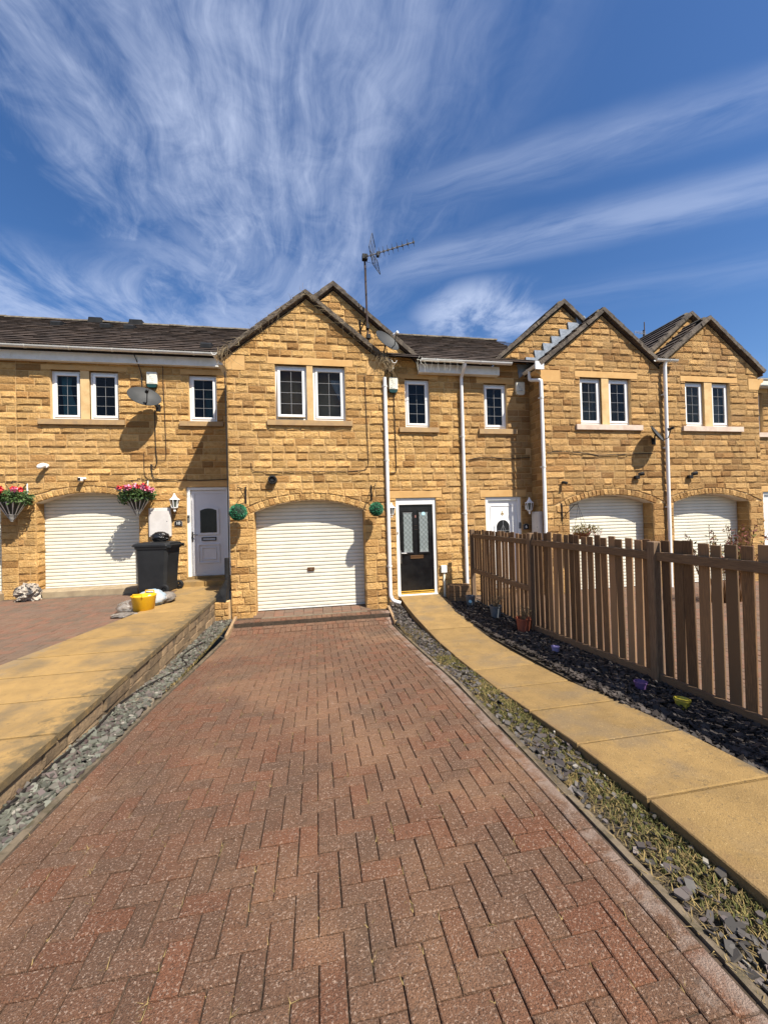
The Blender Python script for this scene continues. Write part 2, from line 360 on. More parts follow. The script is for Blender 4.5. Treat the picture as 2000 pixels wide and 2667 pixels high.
ALUM = mat('galvanised', (0.38, 0.38, 0.39), 0.45, (0.28, 0.28, 0.29), 10, metal=0.7)
RUST = mat('weathered_mast', (0.10, 0.060, 0.045), 0.7, (0.055, 0.04, 0.035), 10, metal=0.3)
ALARM = mat('alarm_cream', (0.74, 0.72, 0.60), 0.4, (0.68, 0.66, 0.54), 6)
ALGRN = mat('alarm_green', (0.010, 0.045, 0.040), 0.3)
INK = mat('grey_ink', (0.22, 0.25, 0.28), 0.7)
YELLOW = mat('yellow_tub', (0.72, 0.40, 0.012), 0.4, (0.62, 0.34, 0.02), 6)
TERRA = mat('terracotta_pot', (0.36, 0.095, 0.045), 0.7, (0.29, 0.075, 0.04), 7)
POTG = mat('grey_pot', (0.135, 0.145, 0.155), 0.45, (0.11, 0.12, 0.13), 6)
LILAC = mat('lilac_pot', (0.30, 0.25, 0.44), 0.5)
PURP = mat('purple_pot', (0.14, 0.075, 0.20), 0.5)
YPOT = mat('yellow_glazed_pot', (0.42, 0.34, 0.04), 0.25, (0.35, 0.30, 0.06), 8)
PLANT = mat('planter_timber', (0.20, 0.115, 0.055), 0.85, (0.13, 0.078, 0.04), 8, 0.4, 30, 0.006, stretch=(2, 10, 10), rnd=0.2)
CLBAG = mat('pale_plastic_bag', (0.24, 0.21, 0.18), 0.3, (0.14, 0.12, 0.10), 9, 0.5, 18, 0.03, spec=0.6)
BLUEB = mat('pale_blue_bag', (0.24, 0.36, 0.46), 0.45, (0.42, 0.42, 0.41), 4, 0.4, 18, 0.03)
RUBBLE = mat('torn_sack', (0.46, 0.40, 0.32), 0.5, (0.27, 0.22, 0.17), 7, 0.7, 14, 0.04, spots=[(8, (0.035, 0.034, 0.036), 0.52, 0.55, 0.95), (6, (0.50, 0.30, 0.15), 0.60, 0.66, 0.8)])
THRESH = mat('buff_threshold', (0.34, 0.265, 0.165), 0.95, (0.25, 0.19, 0.12), 6, 0.5, 90, 0.004, spots=[(5, (0.15, 0.12, 0.08), 0.58, 0.78, 0.6)])
KERBM = mat('dirty_kerb', (0.155, 0.120, 0.080), 0.97, (0.085, 0.066, 0.043), 7, 0.8, 60, 0.008, spots=[(14, (0.06, 0.05, 0.025), 0.5, 0.66, 0.8), (4, (0.24, 0.20, 0.15), 0.58, 0.76, 0.6)])
STRIPE = mat('basket_grey_white', (0.52, 0.50, 0.46), 0.6)
BASKD = mat('basket_dark', (0.022, 0.024, 0.018), 0.8)
CURT = mat('teal_curtain', (0.10, 0.28, 0.30), 0.8, (0.08, 0.23, 0.25), 6)
CURW = mat('white_drape', (0.55, 0.53, 0.50), 0.9)
BLIND = mat('cream_blind_slat', (0.40, 0.36, 0.28), 0.7)
SKYST = mat('pale_sticker', (0.45, 0.75, 0.85), 0.5)
PINKN = mat('copper_numeral', (0.50, 0.24, 0.20), 0.4, metal=0.4)
WHITEN = mat('white_numeral', (0.8, 0.8, 0.78), 0.5)
ASPH = mat('distant_ground', (0.08, 0.075, 0.065), 0.95, (0.055, 0.055, 0.05), 0.4, 0.3, 30, 0.01)
CLEARP = None
def edge_grime(m, x0, x1, col, amt):
    """moss and dirt that has settled along the edge of a path: mixed over the base colour near a world X, broken by noise"""
    t = m.node_tree; b = [n for n in t.nodes if n.type == 'BSDF_PRINCIPLED'][0]; src = b.inputs['Base Color'].links[0].from_socket
    g = N('ShaderNodeNewGeometry', t); sp = N('ShaderNodeSeparateXYZ', t); LK(g.outputs['Position'], sp.inputs[0], t)
    nz = noise(g.outputs['Position'], 9, 6, .68, .4, t)
    f = ramp(mth('ADD', ramp(sp.outputs[0], x0, x1, t, smooth=False), mth('MULTIPLY', mth('SUBTRACT', nz, .5, t=t), 2.2, t=t), t=t), .45, 1.05, t)
    mx = N('ShaderNodeMix', t, data_type='RGBA'); LK(mth('MULTIPLY', f, amt, t=t), mx.inputs['Factor'], t); LK(src, mx.inputs['A'], t); mx.inputs['B'].default_value = (*col, 1); LK(mx.outputs['Result'], b.inputs['Base Color'], t)
edge_grime(SLABL, -2.42, -1.96, (.085, .068, .040), .8); edge_grime(SLABL, -2.95, -3.5, (.20, .155, .10), .6)
edge_grime(SLAB, 2.45, 2.78, (.13, .098, .058), .75); edge_grime(SLAB, 1.98, 1.82, (.19, .115, .05), .5)
edge_grime(BLOCK, 1.16, 1.46, (.30, .24, .20), .62)
def special(name, build):
    m = bpy.data.materials.new(name); m.use_nodes = True; t = m.node_tree; t.nodes.clear()
    out = N('ShaderNodeOutputMaterial', t); build(t, out); return m
def _glass(t, out):
    fr = N('ShaderNodeFresnel', t); fr.inputs[0].default_value = 1.36
    tr = N('ShaderNodeBsdfTransparent', t); tr.inputs[0].default_value = (0.62, 0.66, 0.66, 1)
    gl = N('ShaderNodeBsdfGlossy', t); gl.inputs['Roughness'].default_value = 0.02
    mx = N('ShaderNodeMixShader', t); LK(fr.outputs[0], mx.inputs[0], t); LK(tr.outputs[0], mx.inputs[1], t); LK(gl.outputs[0], mx.inputs[2], t)
    LK(mx.outputs[0], out.inputs[0], t)
GLASS = special('window_glass', _glass)
def _film(t, out):
    tr = N('ShaderNodeBsdfTransparent', t); tr.inputs[0].default_value = (0.85, 0.85, 0.83, 1)
    b = N('ShaderNodeBsdfPrincipled', t); b.inputs['Base Color'].default_value = (0.5, 0.48, 0.45, 1); b.inputs['Roughness'].default_value = 0.15
    g = N('ShaderNodeNewGeometry', t)
    mx = N('ShaderNodeMixShader', t); LK(ramp(noise(g.outputs['Position'], 12, 4, 0.6, 0.4, t), 0.3, 0.7, t, 0.08, 0.45), mx.inputs[0], t)
    LK(tr.outputs[0], mx.inputs[1], t); LK(b.outputs[0], mx.inputs[2], t); LK(mx.outputs[0], out.inputs[0], t)
FILM = special('clear_plastic_film', _film)
# ------------------------------------------------------------------ stone walls
def clip(poly, a, b, c):
    """keep a*u + b*z + c >= 0"""
    out = []
    for i in range(len(poly)):
        p = poly[i]; q = poly[(i + 1) % len(poly)]
        dp = a * p[0] + b * p[1] + c; dq = a * q[0] + b * q[1] + c
        if dp >= 0: out.append(p)
        if (dp >= 0) != (dq >= 0):
            t = dp / (dp - dq); out.append((p[0] + (q[0] - p[0]) * t, p[1] + (q[1] - p[1]) * t))
    return out
def area(poly):
    return 0.5 * sum(poly[i][0] * poly[(i + 1) % len(poly)][1] - poly[(i + 1) % len(poly)][0] * poly[i][1] for i in range(len(poly)))
_var = []
def stone_variants():
    for k in range(14):
        r = random.Random(100 + k)
        us = [-.5, -.40 + r.uniform(-.04, .04), r.uniform(-.12, .12), .40 + r.uniform(-.04, .04), .5]
        zs = [-.5, -.27 + r.uniform(-.05, .05), .27 + r.uniform(-.06, .06), .5]
        v = []
        for j, z in enumerate(zs):
            for i, u in enumerate(us):
                edge = i in (0, 4) or j in (0, 3)
                if edge: n = 0.004 + r.uniform(0, .003)
                else:
                    n = r.uniform(.005, .017) + (.009 if j == 1 else 0)
                    u += r.uniform(-.05, .05); z2 = z + r.uniform(-.07, .07)
                v.append((u, -n, z if edge else z2))
        f = [(j * 5 + i, j * 5 + i + 1, (j + 1) * 5 + i + 1, (j + 1) * 5 + i) for j in range(3) for i in range(4)]
        ring = [0, 1, 2, 3, 4, 9, 14, 19, 18, 17, 16, 15, 10, 5]
        o = len(v)
        for i in ring: v.append((v[i][0], .02, v[i][2]))
        for k2 in range(14): f.append((ring[k2], o + k2, o + (k2 + 1) % 14, ring[(k2 + 1) % 14]))
        mes = []
        for q in (STONE, STONE2):
            me = bpy.data.meshes.new('stone'); me.from_pydata(v, [], f); me.materials.append(q); mes.append(me)
        _var.append((mes, np.array(v), f))
stone_variants()
class Frame:
    """a wall plane: u runs right seen from outside, n points out"""
    def __init__(s, O, phi=0.0): s.O = Vector(O); s.phi = phi; s.U = Vector((cos(phi), sin(phi), 0)); s.Nn = Vector((sin(phi), -cos(phi), 0))
    def p(s, u, z, n=0.0): return s.O + s.U * u + s.Nn * n + Vector((0, 0, z))
def poly_stone(fr, poly, rnd, out=0.018, back=0.02, gap=0.004):
    """an uneven face stone of any convex outline"""
    if area(poly) < 0: poly = poly[::-1]
    n = len(poly); cx = sum(p[0] for p in poly) / n; cz = sum(p[1] for p in poly) / n
    m = MB(); vs = []
    for k, (t, d) in enumerate(((0, -back), (0, .004), (1, out))):
        for (u, z) in poly:
            du, dz = cx - u, cz - z; L = sqrt(du * du + dz * dz) + 1e-9
            s = gap if t == 0 else gap + min(.022, L * .3)
            dd = d if t == 0 else d + rnd.uniform(-.006, .010)
            vs.append(fr.p(u + du / L * s, z + dz / L * s, dd))
    c = len(vs); vs.append(fr.p(cx, cz, out + rnd.uniform(0, .008)))
    fs = []
    for r_ in (0, 1):
        for i in range(n): fs.append((r_ * n + i, r_ * n + (i + 1) % n, (r_ + 1) * n + (i + 1) % n, (r_ + 1) * n + i))
    for i in range(n): fs.append((2 * n + i, 2 * n + (i + 1) % n, c))
    return m.add(vs, fs)
COURSE = 0.156
class House:
    def __init__(s, label, group, loc, tone=0):
        s.tone = tone; s.mat = (STONE, STONE2)[tone]; s.root = thing('terraced_house', label, 'house', loc, group); s.stones = []; s.rnd = random.Random(hash(label) % 1000 if False else len(label) * 7 + int(loc[0] * 10) + 50)
    def wall(s, name, fr, u0, u1, z0, top, holes=(), keep=(), phase=0.0, widths=(.24, .25, .30, .36), lines=(), skip=None, thick=0.30, reveal=None, mortar=True):
        """top: float or list of (u,z) points; holes: dict(u0,u1,z0,z1[,crown]); keep: rects (u0,u1,z0,z1) where dressed stone sits;
           lines: half planes a,b,c that trim the stones (gable slopes)"""
        T = top if isinstance(top, list) else [(u0, top), (u1, top)]
        arcs = []
        def hole_top(h, u):
            if 'crown' not in h: return h['z1']
            a = (h['u1'] - h['u0']) / 2; r = h['crown'] - h['z1']; RR = (a * a + r * r) / (2 * r); uc = (h['u0'] + h['u1']) / 2
            return h['crown'] - RR + sqrt(max(RR * RR - (u - uc) ** 2, 0))
        xs = {u0, u1} | {p[0] for p in T if u0 <= p[0] <= u1}
        for h in holes:
            xs |= {h['u0'], h['u1']}
            if 'crown' in h:
                xs |= {h['u0'] + (h['u1'] - h['u0']) * k / 16 for k in range(17)}
        xs = sorted(x for x in xs if u0 - 1e-9 <= x <= u1 + 1e-9)
        m = MB(); sf = MB()
        def q(fr_, pts): m.add([fr_.p(u, z, n) for u, z, n in pts], [(0, 1, 2, 3)])
        for a, b in zip(xs, xs[1:]):
            if b - a < 1e-6: continue
            mid = (a + b) / 2; hs = sorted((h for h in holes if h['u0'] - 1e-6 < mid < h['u1'] + 1e-6), key=lambda h: h['z0'])
            lo = (z0, z0)
            for h in hs:
                if h['z0'] > lo[0] + 1e-6: q(fr, [(a, lo[0], 0), (b, lo[1], 0), (b, h['z0'], 0), (a, h['z0'], 0)])
                ta, tb = hole_top(h, a), hole_top(h, b); d = h.get('deep', .10)
                (sf if 'crown' in h else m).add([fr.p(a, ta, .002), fr.p(b, tb, .002), fr.p(b, tb, -d), fr.p(a, ta, -d)], [(0, 1, 2, 3)])
                q(fr, [(a, h['z0'], 0), (b, h['z0'], 0), (b, h['z0'], -d), (a, h['z0'], -d)])
                lo = (ta, tb)
            q(fr, [(a, lo[0], 0), (b, lo[1], 0), (b, interp(T, b), 0), (a, interp(T, a), 0)])
        for h in holes:
            d = h.get('deep', .10)
            for e, sg in (('u0', -1), ('u1', 1)):
                ue = h[e] + (sg * .014 if d > .2 else 0); q(fr, [(ue, h['z0'], 0), (ue, h['z1'], 0), (ue, h['z1'], -d), (ue, h['z0'], -d)])
        # a back face keeps sunlight from leaking through
        wl = m.build(name, MORTAR, s.root, fix=False)
        if sf.v: sf.build('arch_soffit', SOFFIT, s.root, fix=False)
        ex = list(keep) + [(h['u0'], h['u1'], h['z0'], h['z1']) for h in holes]
        ztop = max(p[1] for p in T); k0 = math.floor((z0 - phase) / COURSE); z = phase + k0 * COURSE
        while z < ztop:
            za, zb = max(z, z0), z + COURSE; z += COURSE
            if zb - za < .04: continue
            bx = sorted({u0, u1} | {e for r in ex if r[2] < zb - .004 and r[3] > za + .004 for e in r[:2] if u0 < e < u1})
            segs = []
            for a, b in zip(bx, bx[1:]):
                mid = (a + b) / 2; free = [(za, zb)]
                for r in ex:
                    if r[0] - 1e-6 < mid < r[1] + 1e-6:
                        nf = []
                        for (p, q_) in free:
                            if r[3] <= p or r[2] >= q_: nf.append((p, q_)); continue
                            if r[2] > p: nf.append((p, r[2]))
                            if r[3] < q_: nf.append((r[3], q_))
                        free = nf
                free = [f_ for f_ in free if f_[1] - f_[0] > .035]
                if not free: segs.append(None); continue
                f_ = max(free, key=lambda t: t[1] - t[0])
                if segs and segs[-1] and abs(segs[-1][1] - a) < 1e-6 and segs[-1][2:] == f_: segs[-1] = (segs[-1][0], b) + f_
                else: segs.append((a, b) + f_)
            for sg in segs:
                if not sg: continue
                a, b, p, q_ = sg; u = a; first = True
                while u < b - 1e-6:
                    w = s.rnd.choice(widths)
                    if first and a == u0: w *= s.rnd.choice((.45, 1.0, .7))
                    first = False
                    if b - (u + w) < .11: w = b - u
                    e = min(b, u + w); s.one(wl, fr, u, e, p, q_, holes, lines, skip, hole_top, T); u = e
        for h in holes:
            if 'crown' in h: s.arch(wl, fr, h)
        return wl
    def one(s, wl, fr, ua, ub, za, zb, holes, lines, skip, hole_top, T):
        if ub - ua < .03: return
        poly = [(ua, za), (ub, za), (ub, zb), (ua, zb)]; full = True
        for ln in lines:
            a, b, c = ln[:3]
            if len(ln) > 3 and za < ln[3]: continue
            new = clip(poly, a, b, c)
            if len(new) < 3 or area(new) < .0012: return
            if any((a * p[0] + b * p[1] + c) < -1e-9 for p in poly): full = False
            poly = new
        for h in holes:
            if 'crown' not in h: continue
            A = (h['u1'] - h['u0']) / 2; rr = h['crown'] - h['z1']; RR = (A * A + rr * rr) / (2 * rr); uc = (h['u0'] + h['u1']) / 2; zc = h['crown'] - RR
            Ro = RR + .155
            if max(p[1] for p in poly) < h['z1']: continue
            for du, dz in ((0, 0), (-.4, 0), (.4, 0)):
                cu = (ua + ub) / 2 + du * (ub - ua); cz = zb
                L = sqrt((cu - uc) ** 2 + (cz - zc) ** 2)
                nu, nz = (cu - uc) / L, (cz - zc) / L
                if nz < .35 or abs((ua + ub) / 2 - uc) > A + .22: continue
                if any((p[0] - uc) ** 2 + (p[1] - zc) ** 2 < Ro * Ro for p in poly) or (h['u0'] < (ua + ub) / 2 < h['u1'] and zb < h['crown'] + .2):
                    new = clip(poly, nu, nz, -(nu * uc + nz * zc) - Ro)
                    if new != poly: full = False
                    poly = new
                if len(poly) < 3 or area(poly) < .0012: return
        if skip and skip((ua + ub) / 2, (za + zb) / 2): return
        edge = any(('deep' in h and h['deep'] > .2) and (abs(ub - h['u0']) < 1e-6 or abs(ua - h['u1']) < 1e-6) and zb <= h['z1'] + .05 for h in holes)
        cu = sum(p[0] for p in poly) / len(poly); cz = sum(p[1] for p in poly) / len(poly); P = fr.p(cu, cz)
        size = area(poly) / (P - Vector((0, 0, 1.7))).length_squared
        s.stones.append((size, wl, fr, poly, full and not edge, edge))
    def arch(s, wl, fr, h):
        A = (h['u1'] - h['u0']) / 2; rr = h['crown'] - h['z1']; RR = (A * A + rr * rr) / (2 * rr); uc = (h['u0'] + h['u1']) / 2; zc = h['crown'] - RR
        th = math.asin(A / RR) + .06; n = int(2 * th * (RR + .07) / .105)
        for k in range(n):
            a = -th + 2 * th * k / n; b = -th + 2 * th * (k + 1) / n
            poly = [(uc + r_ * sin(t), zc + r_ * cos(t)) for r_, t in ((RR + .004, a), (RR + .004, b), (RR + .15, b), (RR + .15, a))]
            s.stones.append((9.0, wl, fr, poly, False, 'arch'))
    def finish(s, limit=300):
        st = sorted(s.stones, key=lambda t: -t[0])
        if len(st) > limit + 20: one, rest = st[:limit], st[limit:]
        else: one, rest = st, []
        for _, wl, fr, poly, full, edge in one:
            if full:
                k = s.rnd.randrange(len(_var)); u = (poly[0][0] + poly[1][0]) / 2; z = (poly[0][1] + poly[2][1]) / 2
                w = poly[1][0] - poly[0][0] - .012; hh = poly[2][1] - poly[0][1] - .012
                sx = w * (1 if s.rnd.random() < .5 else -1)
                M = Matrix.Translation(fr.p(u, z, 0)) @ Matrix.Rotation(fr.phi, 4, 'Z') @ Matrix.Diagonal((w, s.rnd.uniform(.55, 1.45), hh, 1))
                inst(_var[k][0][s.tone], 'stone', wl, M)
            else:
                o = poly_stone(fr, poly, s.rnd, back=.27 if edge is True else .02, out=.014 if edge == 'arch' else .018).build('arch_stone' if edge == 'arch' else 'stone', s.mat, wl)
        if rest:
            m = MB(); par_ = rest[0][1]
            for _, wl, fr, poly, full, edge in rest:
                if full:
                    me, v, f = _var[s.rnd.randrange(len(_var))]
                    u = (poly[0][0] + poly[1][0]) / 2; z = (poly[0][1] + poly[2][1]) / 2
                    w = poly[1][0] - poly[0][0] - .012; hh = poly[2][1] - poly[0][1] - .012; ky = s.rnd.uniform(.55, 1.45)
                    m.add([fr.p(u + p[0] * w, z + p[2] * hh, -p[1] * ky) for p in v], f)
                else: m.join(poly_stone(fr, poly, s.rnd, back=.27 if edge is True else .02))
            o = m.build('small_stonework', s.mat, s.root, fix=False); o['kind'] = 'stuff'
    # --- dressed pieces
    def lintel(s, fr, u0, u1, z0, z1, name='lintel', out=.012, mat_=None):
        m = MB().cbox(u0, u1, -out, .06, z0, z1, .006)
        m.v = [tuple(fr.p(x, z, -y)) for x, y, z in m.v]
        return m.build(name, mat_ or DRESSED, s.root)
    def sill(s, fr, u0, u1, z0, z1, mat_=None):
        m = MB().prism([(-.065, z0), (.12, z0), (.12, z1 + .01), (-.065, z1 - .012)], u0, u1, 'x')
        m.v = [tuple(fr.p(x, z, -y)) for x, y, z in m.v]
        return m.build('sill', mat_ or SILLM, s.root)
    def window(s, fr, u0, u1, z0, z1, rec=.07, cols=2, rows=4, tilt=0.0, dirty=False):
        """casement: outer frame (the part), sash, pane and lead strips inside it"""
        y = rec; M_ = UPVC
        m = MB(); fw = .042
        for a, b, c, d in ((u0, u1, z1 - fw, z1), (u0, u1, z0, z0 + fw), (u0, u0 + fw, z0 + fw, z1 - fw), (u1 - fw, u1, z0 + fw, z1 - fw)):
            m.cbox(a, b, y, y + .06, c, d, .004)
        T_ = lambda mm: setattr(mm, 'v', [tuple(fr.p(x, z, -yy)) for x, yy, z in mm.v]) or mm
        win = T_(m).build('window', M_, s.root)
        a, b, c, d = u0 + fw + .004, u1 - fw - .004, z0 + fw + .004, z1 - fw - .004; sw = .054
        RT = Matrix.Translation((0, y + .01, d)) @ Matrix.Rotation(-tilt, 4, 'X') @ Matrix.Translation((0, -(y + .01), -d))
        m = MB()
        for e in ((a, b, d - sw, d), (a, b, c, c + sw), (a, a + sw, c + sw, d - sw), (b - sw, b, c + sw, d - sw)):
            m.cbox(e[0], e[1], y - .014, y + .045, e[2], e[3], .007)
        T_(m.xf(RT)).build('sash', M_, win)
        A, B, Cc, D = a + sw, b - sw, c + sw, d - sw
        T_(MB().add([(A, y + .012, Cc), (B, y + .012, Cc), (B, y + .012, D), (A, y + .012, D)], [(0, 1, 2, 3)]).xf(RT)).build('pane', GLASS, win)
        for k in range(1, cols):
            x = A + (B - A) * k / cols; T_(MB().box(x - .003, x + .003, y + .004, y + .010, Cc, D).xf(RT)).build('lead_strip', LEADC, win)
        for k in range(1, rows):
            z = Cc + (D - Cc) * k / rows; T_(MB().box(A, B, y + .0045, y + .0105, z - .003, z + .003).xf(RT)).build('lead_strip', LEADC, win)
        # trickle vent
        T_(MB().cbox(u0 + .12, u1 - .12, y - .008, y + .01, z1 - .024, z1 - .008, .003)).build('trickle_vent', UPVCD, win)
        return win
    def room(s, fr, u0, u1, z0, z1, deep=1.4, y=.16):
        m = MB(); A = (u0 - .12, u1 + .12, z0 - .1, z1 + .08)
        P = lambda u, z, d: fr.p(u, z, -d)
        a, b, c, d = A
        m.add([P(a, c, y + deep), P(b, c, y + deep), P(b, d, y + deep), P(a, d, y + deep), P(a, c, y), P(b, c, y), P(b, d, y), P(a, d, y)],
              [(0, 1, 2, 3), (0, 4, 5, 1), (3, 2, 6, 7), (0, 3, 7, 4), (1, 5, 6, 2)])
        return m.build('room', DARK, s.root, fix=False)
    def garage(s, fr, u0, u1, z0, z1, deep, pitch=.079, handle=None):
        y = deep
        back = MB().box(u0 - .05, u1 + .05, y + .02, y + .03, z0, z1)
        back.v = [tuple(fr.p(x, z, -yy)) for x, yy, z in back.v]
        g = back.build('garage_door', GDOOR, s.root)
        prof = [(.026, -.002), (.026, .011), (-.001, .0125), (-.004, .018), (-.006, .042), (-.005, .066), (-.002, .0745), (.024, .0768)]
        mb = MB(); n = len(prof)
        L = u1 - u0 + .08
        mb.add([(-L / 2, p, q) for p, q in prof] + [(L / 2, p, q) for p, q in prof], [(i, i + n, i + n + 1, i + 1) for i in range(n - 1)])
        me = bpy.data.meshes.new('slat'); me.from_pydata(mb.v, [], mb.f); me.materials.append(GDOOR)
        z = z0 + .03
        kick = MB().cbox(u0 - .04, u1 + .04, y - .012, y + .02, z0, z0 + .028, .004); kick.v = [tuple(fr.p(x, zq, -yy)) for x, yy, zq in kick.v]
        kick.build('bottom_rail', UPVCD, g)
        while z < z1:
            inst(me, 'slat', g, Matrix.Translation(fr.p((u0 + u1) / 2, z, -y - s.rnd.uniform(-.002, .002))) @ Matrix.Rotation(fr.phi, 4, 'Z')); z += pitch
        if handle:
            hb = MB().cbox(handle[0] - .075, handle[0] + .075, y - .03, y - .004, handle[1] - .04, handle[1] + .04, .006)
            hb.v = [tuple(fr.p(x, zq, -yy)) for x, yy, zq in hb.v]; h = hb.build('lock_handle', BRONZE, g)
            kk = MB().tube([fr.p(handle[0], handle[1], -y + .03), fr.p(handle[0], handle[1], -y + .05)], .016, 10); kk.build('lock_barrel', CHROME, g)
        return g
def on(fr, m): m.v = [tuple(fr.p(x, z, -y)) for x, y, z in m.v]; return m

# ------------------------------------------------------------------ roofs
PITCH_M = radians(33)
def tile_mesh(w, l, t=.016):
    m = MB().cbox(-w / 2, w / 2, 0, l, 0, t, .004)
    # a gentle roll and a drip edge
    me = bpy.data.meshes.new('roof_tile'); me.from_pydata(m.v, [], m.f); me.materials.append(TILE); return me
def slope_tiles(roof, O, U, V, Nn, nu, nv, w, gauge, me, rnd, offset=True, keep=None):
    """O lower-left corner; U along the eave; V up the slope; Nn outward"""
    for j in range(nv):
        for i in range(nu + (1 if offset else 0)):
            u = (i + .5) * w - (w / 2 if offset and j % 2 else 0)
            P = O + U * u + V * (j * gauge) + Nn * (.036 + rnd.uniform(0, .007))
            if keep and not keep(P): continue
            a = radians(7.4 + rnd.uniform(-.7, 1.0))
            X = U; Y = V * cos(a) - Nn * sin(a); Z = X.cross(Y)
            Y2 = Y + X * rnd.uniform(-.008, .008)
            Mx = Matrix((X, Y2, Z)).transposed().to_4x4(); Mx.translation = P
            inst(me, 'roof_tile', roof, Mx)
def main_roof(h, x0, x1, Ye, ze, dY, keep=None, w=.33, rows=16, back=True, vis=True):
    t = tan(PITCH_M); zr = ze + dY * t; th = .06
    m = MB().add([(x0, Ye, ze), (x1, Ye, ze), (x1, Ye + dY, zr), (x0, Ye + dY, zr), (x0, Ye + 2 * dY, ze), (x1, Ye + 2 * dY, ze)],
                 [(0, 1, 2, 3), (3, 2, 5, 4)])
    r = m.build('roof', TILE, h.root, fix=False)
    V = Vector((0, cos(PITCH_M), sin(PITCH_M))); L = dY / cos(PITCH_M); g = L / rows
    me = tile_mesh(w - .004, g + .05)
    slope_tiles(r, Vector((x0, Ye - .06, ze - .04)), Vector((1, 0, 0)), V, Vector((0, -sin(PITCH_M), cos(PITCH_M))), int((x1 - x0) / w), rows, w, g, me, h.rnd, keep=keep)
    # ridge caps
    rm = MB(); n = 8
    for k in range(2):
        for i in range(n + 1):
            a = pi * i / n; rm.v.append((.225 * (1 if k else -1), -.12 * cos(a), .085 * sin(a) - .03))
    rm.f = [(i, i + 1, n + 2 + i, n + 1 + i) for i in range(n)] + [tuple(range(n + 1)), tuple(range(2 * n + 1, n, -1))]
    rme = bpy.data.meshes.new('ridge_tile'); rme.from_pydata(rm.v, [], rm.f); rme.materials.append(RIDGE)
    x = x0 + .22
    while x < x1:
        if not keep or keep(Vector((x, Ye + dY, zr))):
            inst(rme, 'ridge_tile', r, Matrix.Translation((x, Ye + dY, zr + .02 + h.rnd.uniform(0, .012))) @ Matrix.Rotation(h.rnd.uniform(-.02, .02), 4, 'Y'))
        x += .452
    return r
def gable_roof(h, xc, half, ze, zr, Y0, Y1, tiles_left=False, tiles_right=False, gauge=.26, name='roof', foot=0.0, left_foot=None, right_foot=None):
    """ridge along Y at xc; eaves at xc-half / xc+half, height ze; verge trim at Y0"""
    pit = atan2(zr - ze, half); c, s_ = cos(pit), sin(pit)
    m = MB(); th = .10
    lf = half if left_foot is None else left_foot; rf = half if right_foot is None else right_foot
    zl = zr - lf * tan(pit); zq = zr - rf * tan(pit)
    top = [(xc - lf, zl), (xc, zr), (xc + rf, zq)]
    poly = top + [(xc + rf, zq - th), (xc, zr - th), (xc - lf, zl - th)]
    m.prism(poly[:2] + [poly[4], poly[5]], Y0 + .06, Y1, 'y'); m.prism([poly[1], poly[2], poly[3], poly[4]], Y0 + .06, Y1, 'y')
    r = m.build(name, TILE, h.root)
    # verge: mortared undercloak and tile ends, piece by piece
    for sgn, ft in ((-1, lf), (1, rf)):
        L = ft / c; n = max(3, int(L / .30)); d = Vector((-sgn * c, 0, s_)); up = Vector((sgn * s_, 0, c))
        for k in range(n):
            a = L * k / n; b = L * (k + 1) / n + .02
            o = Vector((xc + sgn * ft, 0, zr - ft * tan(pit)))
            P0 = o + d * a; P1 = o + d * b; j = h.rnd.uniform(-.01, .01); t1 = .03 + j
            vm = MB()
            q = [P0 - up * .058, P1 - up * .058, P1 + up * (t1 - .006), P0 + up * (t1 + .008)]
            vm.prism([(p.x, p.z) for p in q], Y0 - .01 + j, Y0 + .10, 'y'); vm.build('verge_tile', VERGE, r)
    for sgn, ft, ok in ((-1, lf, tiles_left), (1, rf, tiles_right)):
        if not ok: continue
        L = ft / c; nv = int(L / gauge) + 1; g = L / nv
        me = tile_mesh(.326, g + .05)
        d = Vector((-sgn * c, 0, s_)); Nn = Vector((sgn * s_, 0, c))
        U = Vector((0, -1, 0)) if sgn < 0 else Vector((0, 1, 0))
        O = Vector((xc + sgn * ft, Y1 if sgn < 0 else Y0 + .02, zr - ft * tan(pit)))
        slope_tiles(r, O, U, d, Nn, int((Y1 - Y0 - .02) / .33), nv, .33, g, me, h.rnd, offset=False)
    # ridge
    y = Y0 + .36
    rm = MB(); n = 8
    for k in range(2):
        for i in range(n + 1):
            a = pi * i / n; rm.v.append((-.11 * cos(a), .225 * (1 if k else -1), .075 * sin(a) - .02))
    rm.f = [(i, i + 1, n + 2 + i, n + 1 + i) for i in range(n)] + [tuple(range(n + 1)), tuple(range(2 * n + 1, n, -1))]
    rme = bpy.data.meshes.new('ridge_tile'); rme.from_pydata(rm.v, [], rm.f); rme.materials.append(RIDGE)
    while y < min(Y1, Y0 + 4.5):
        inst(rme, 'ridge_tile', r, Matrix.Translation((xc, y, zr - .005 + h.rnd.uniform(0, .01)))); y += .45
    return r
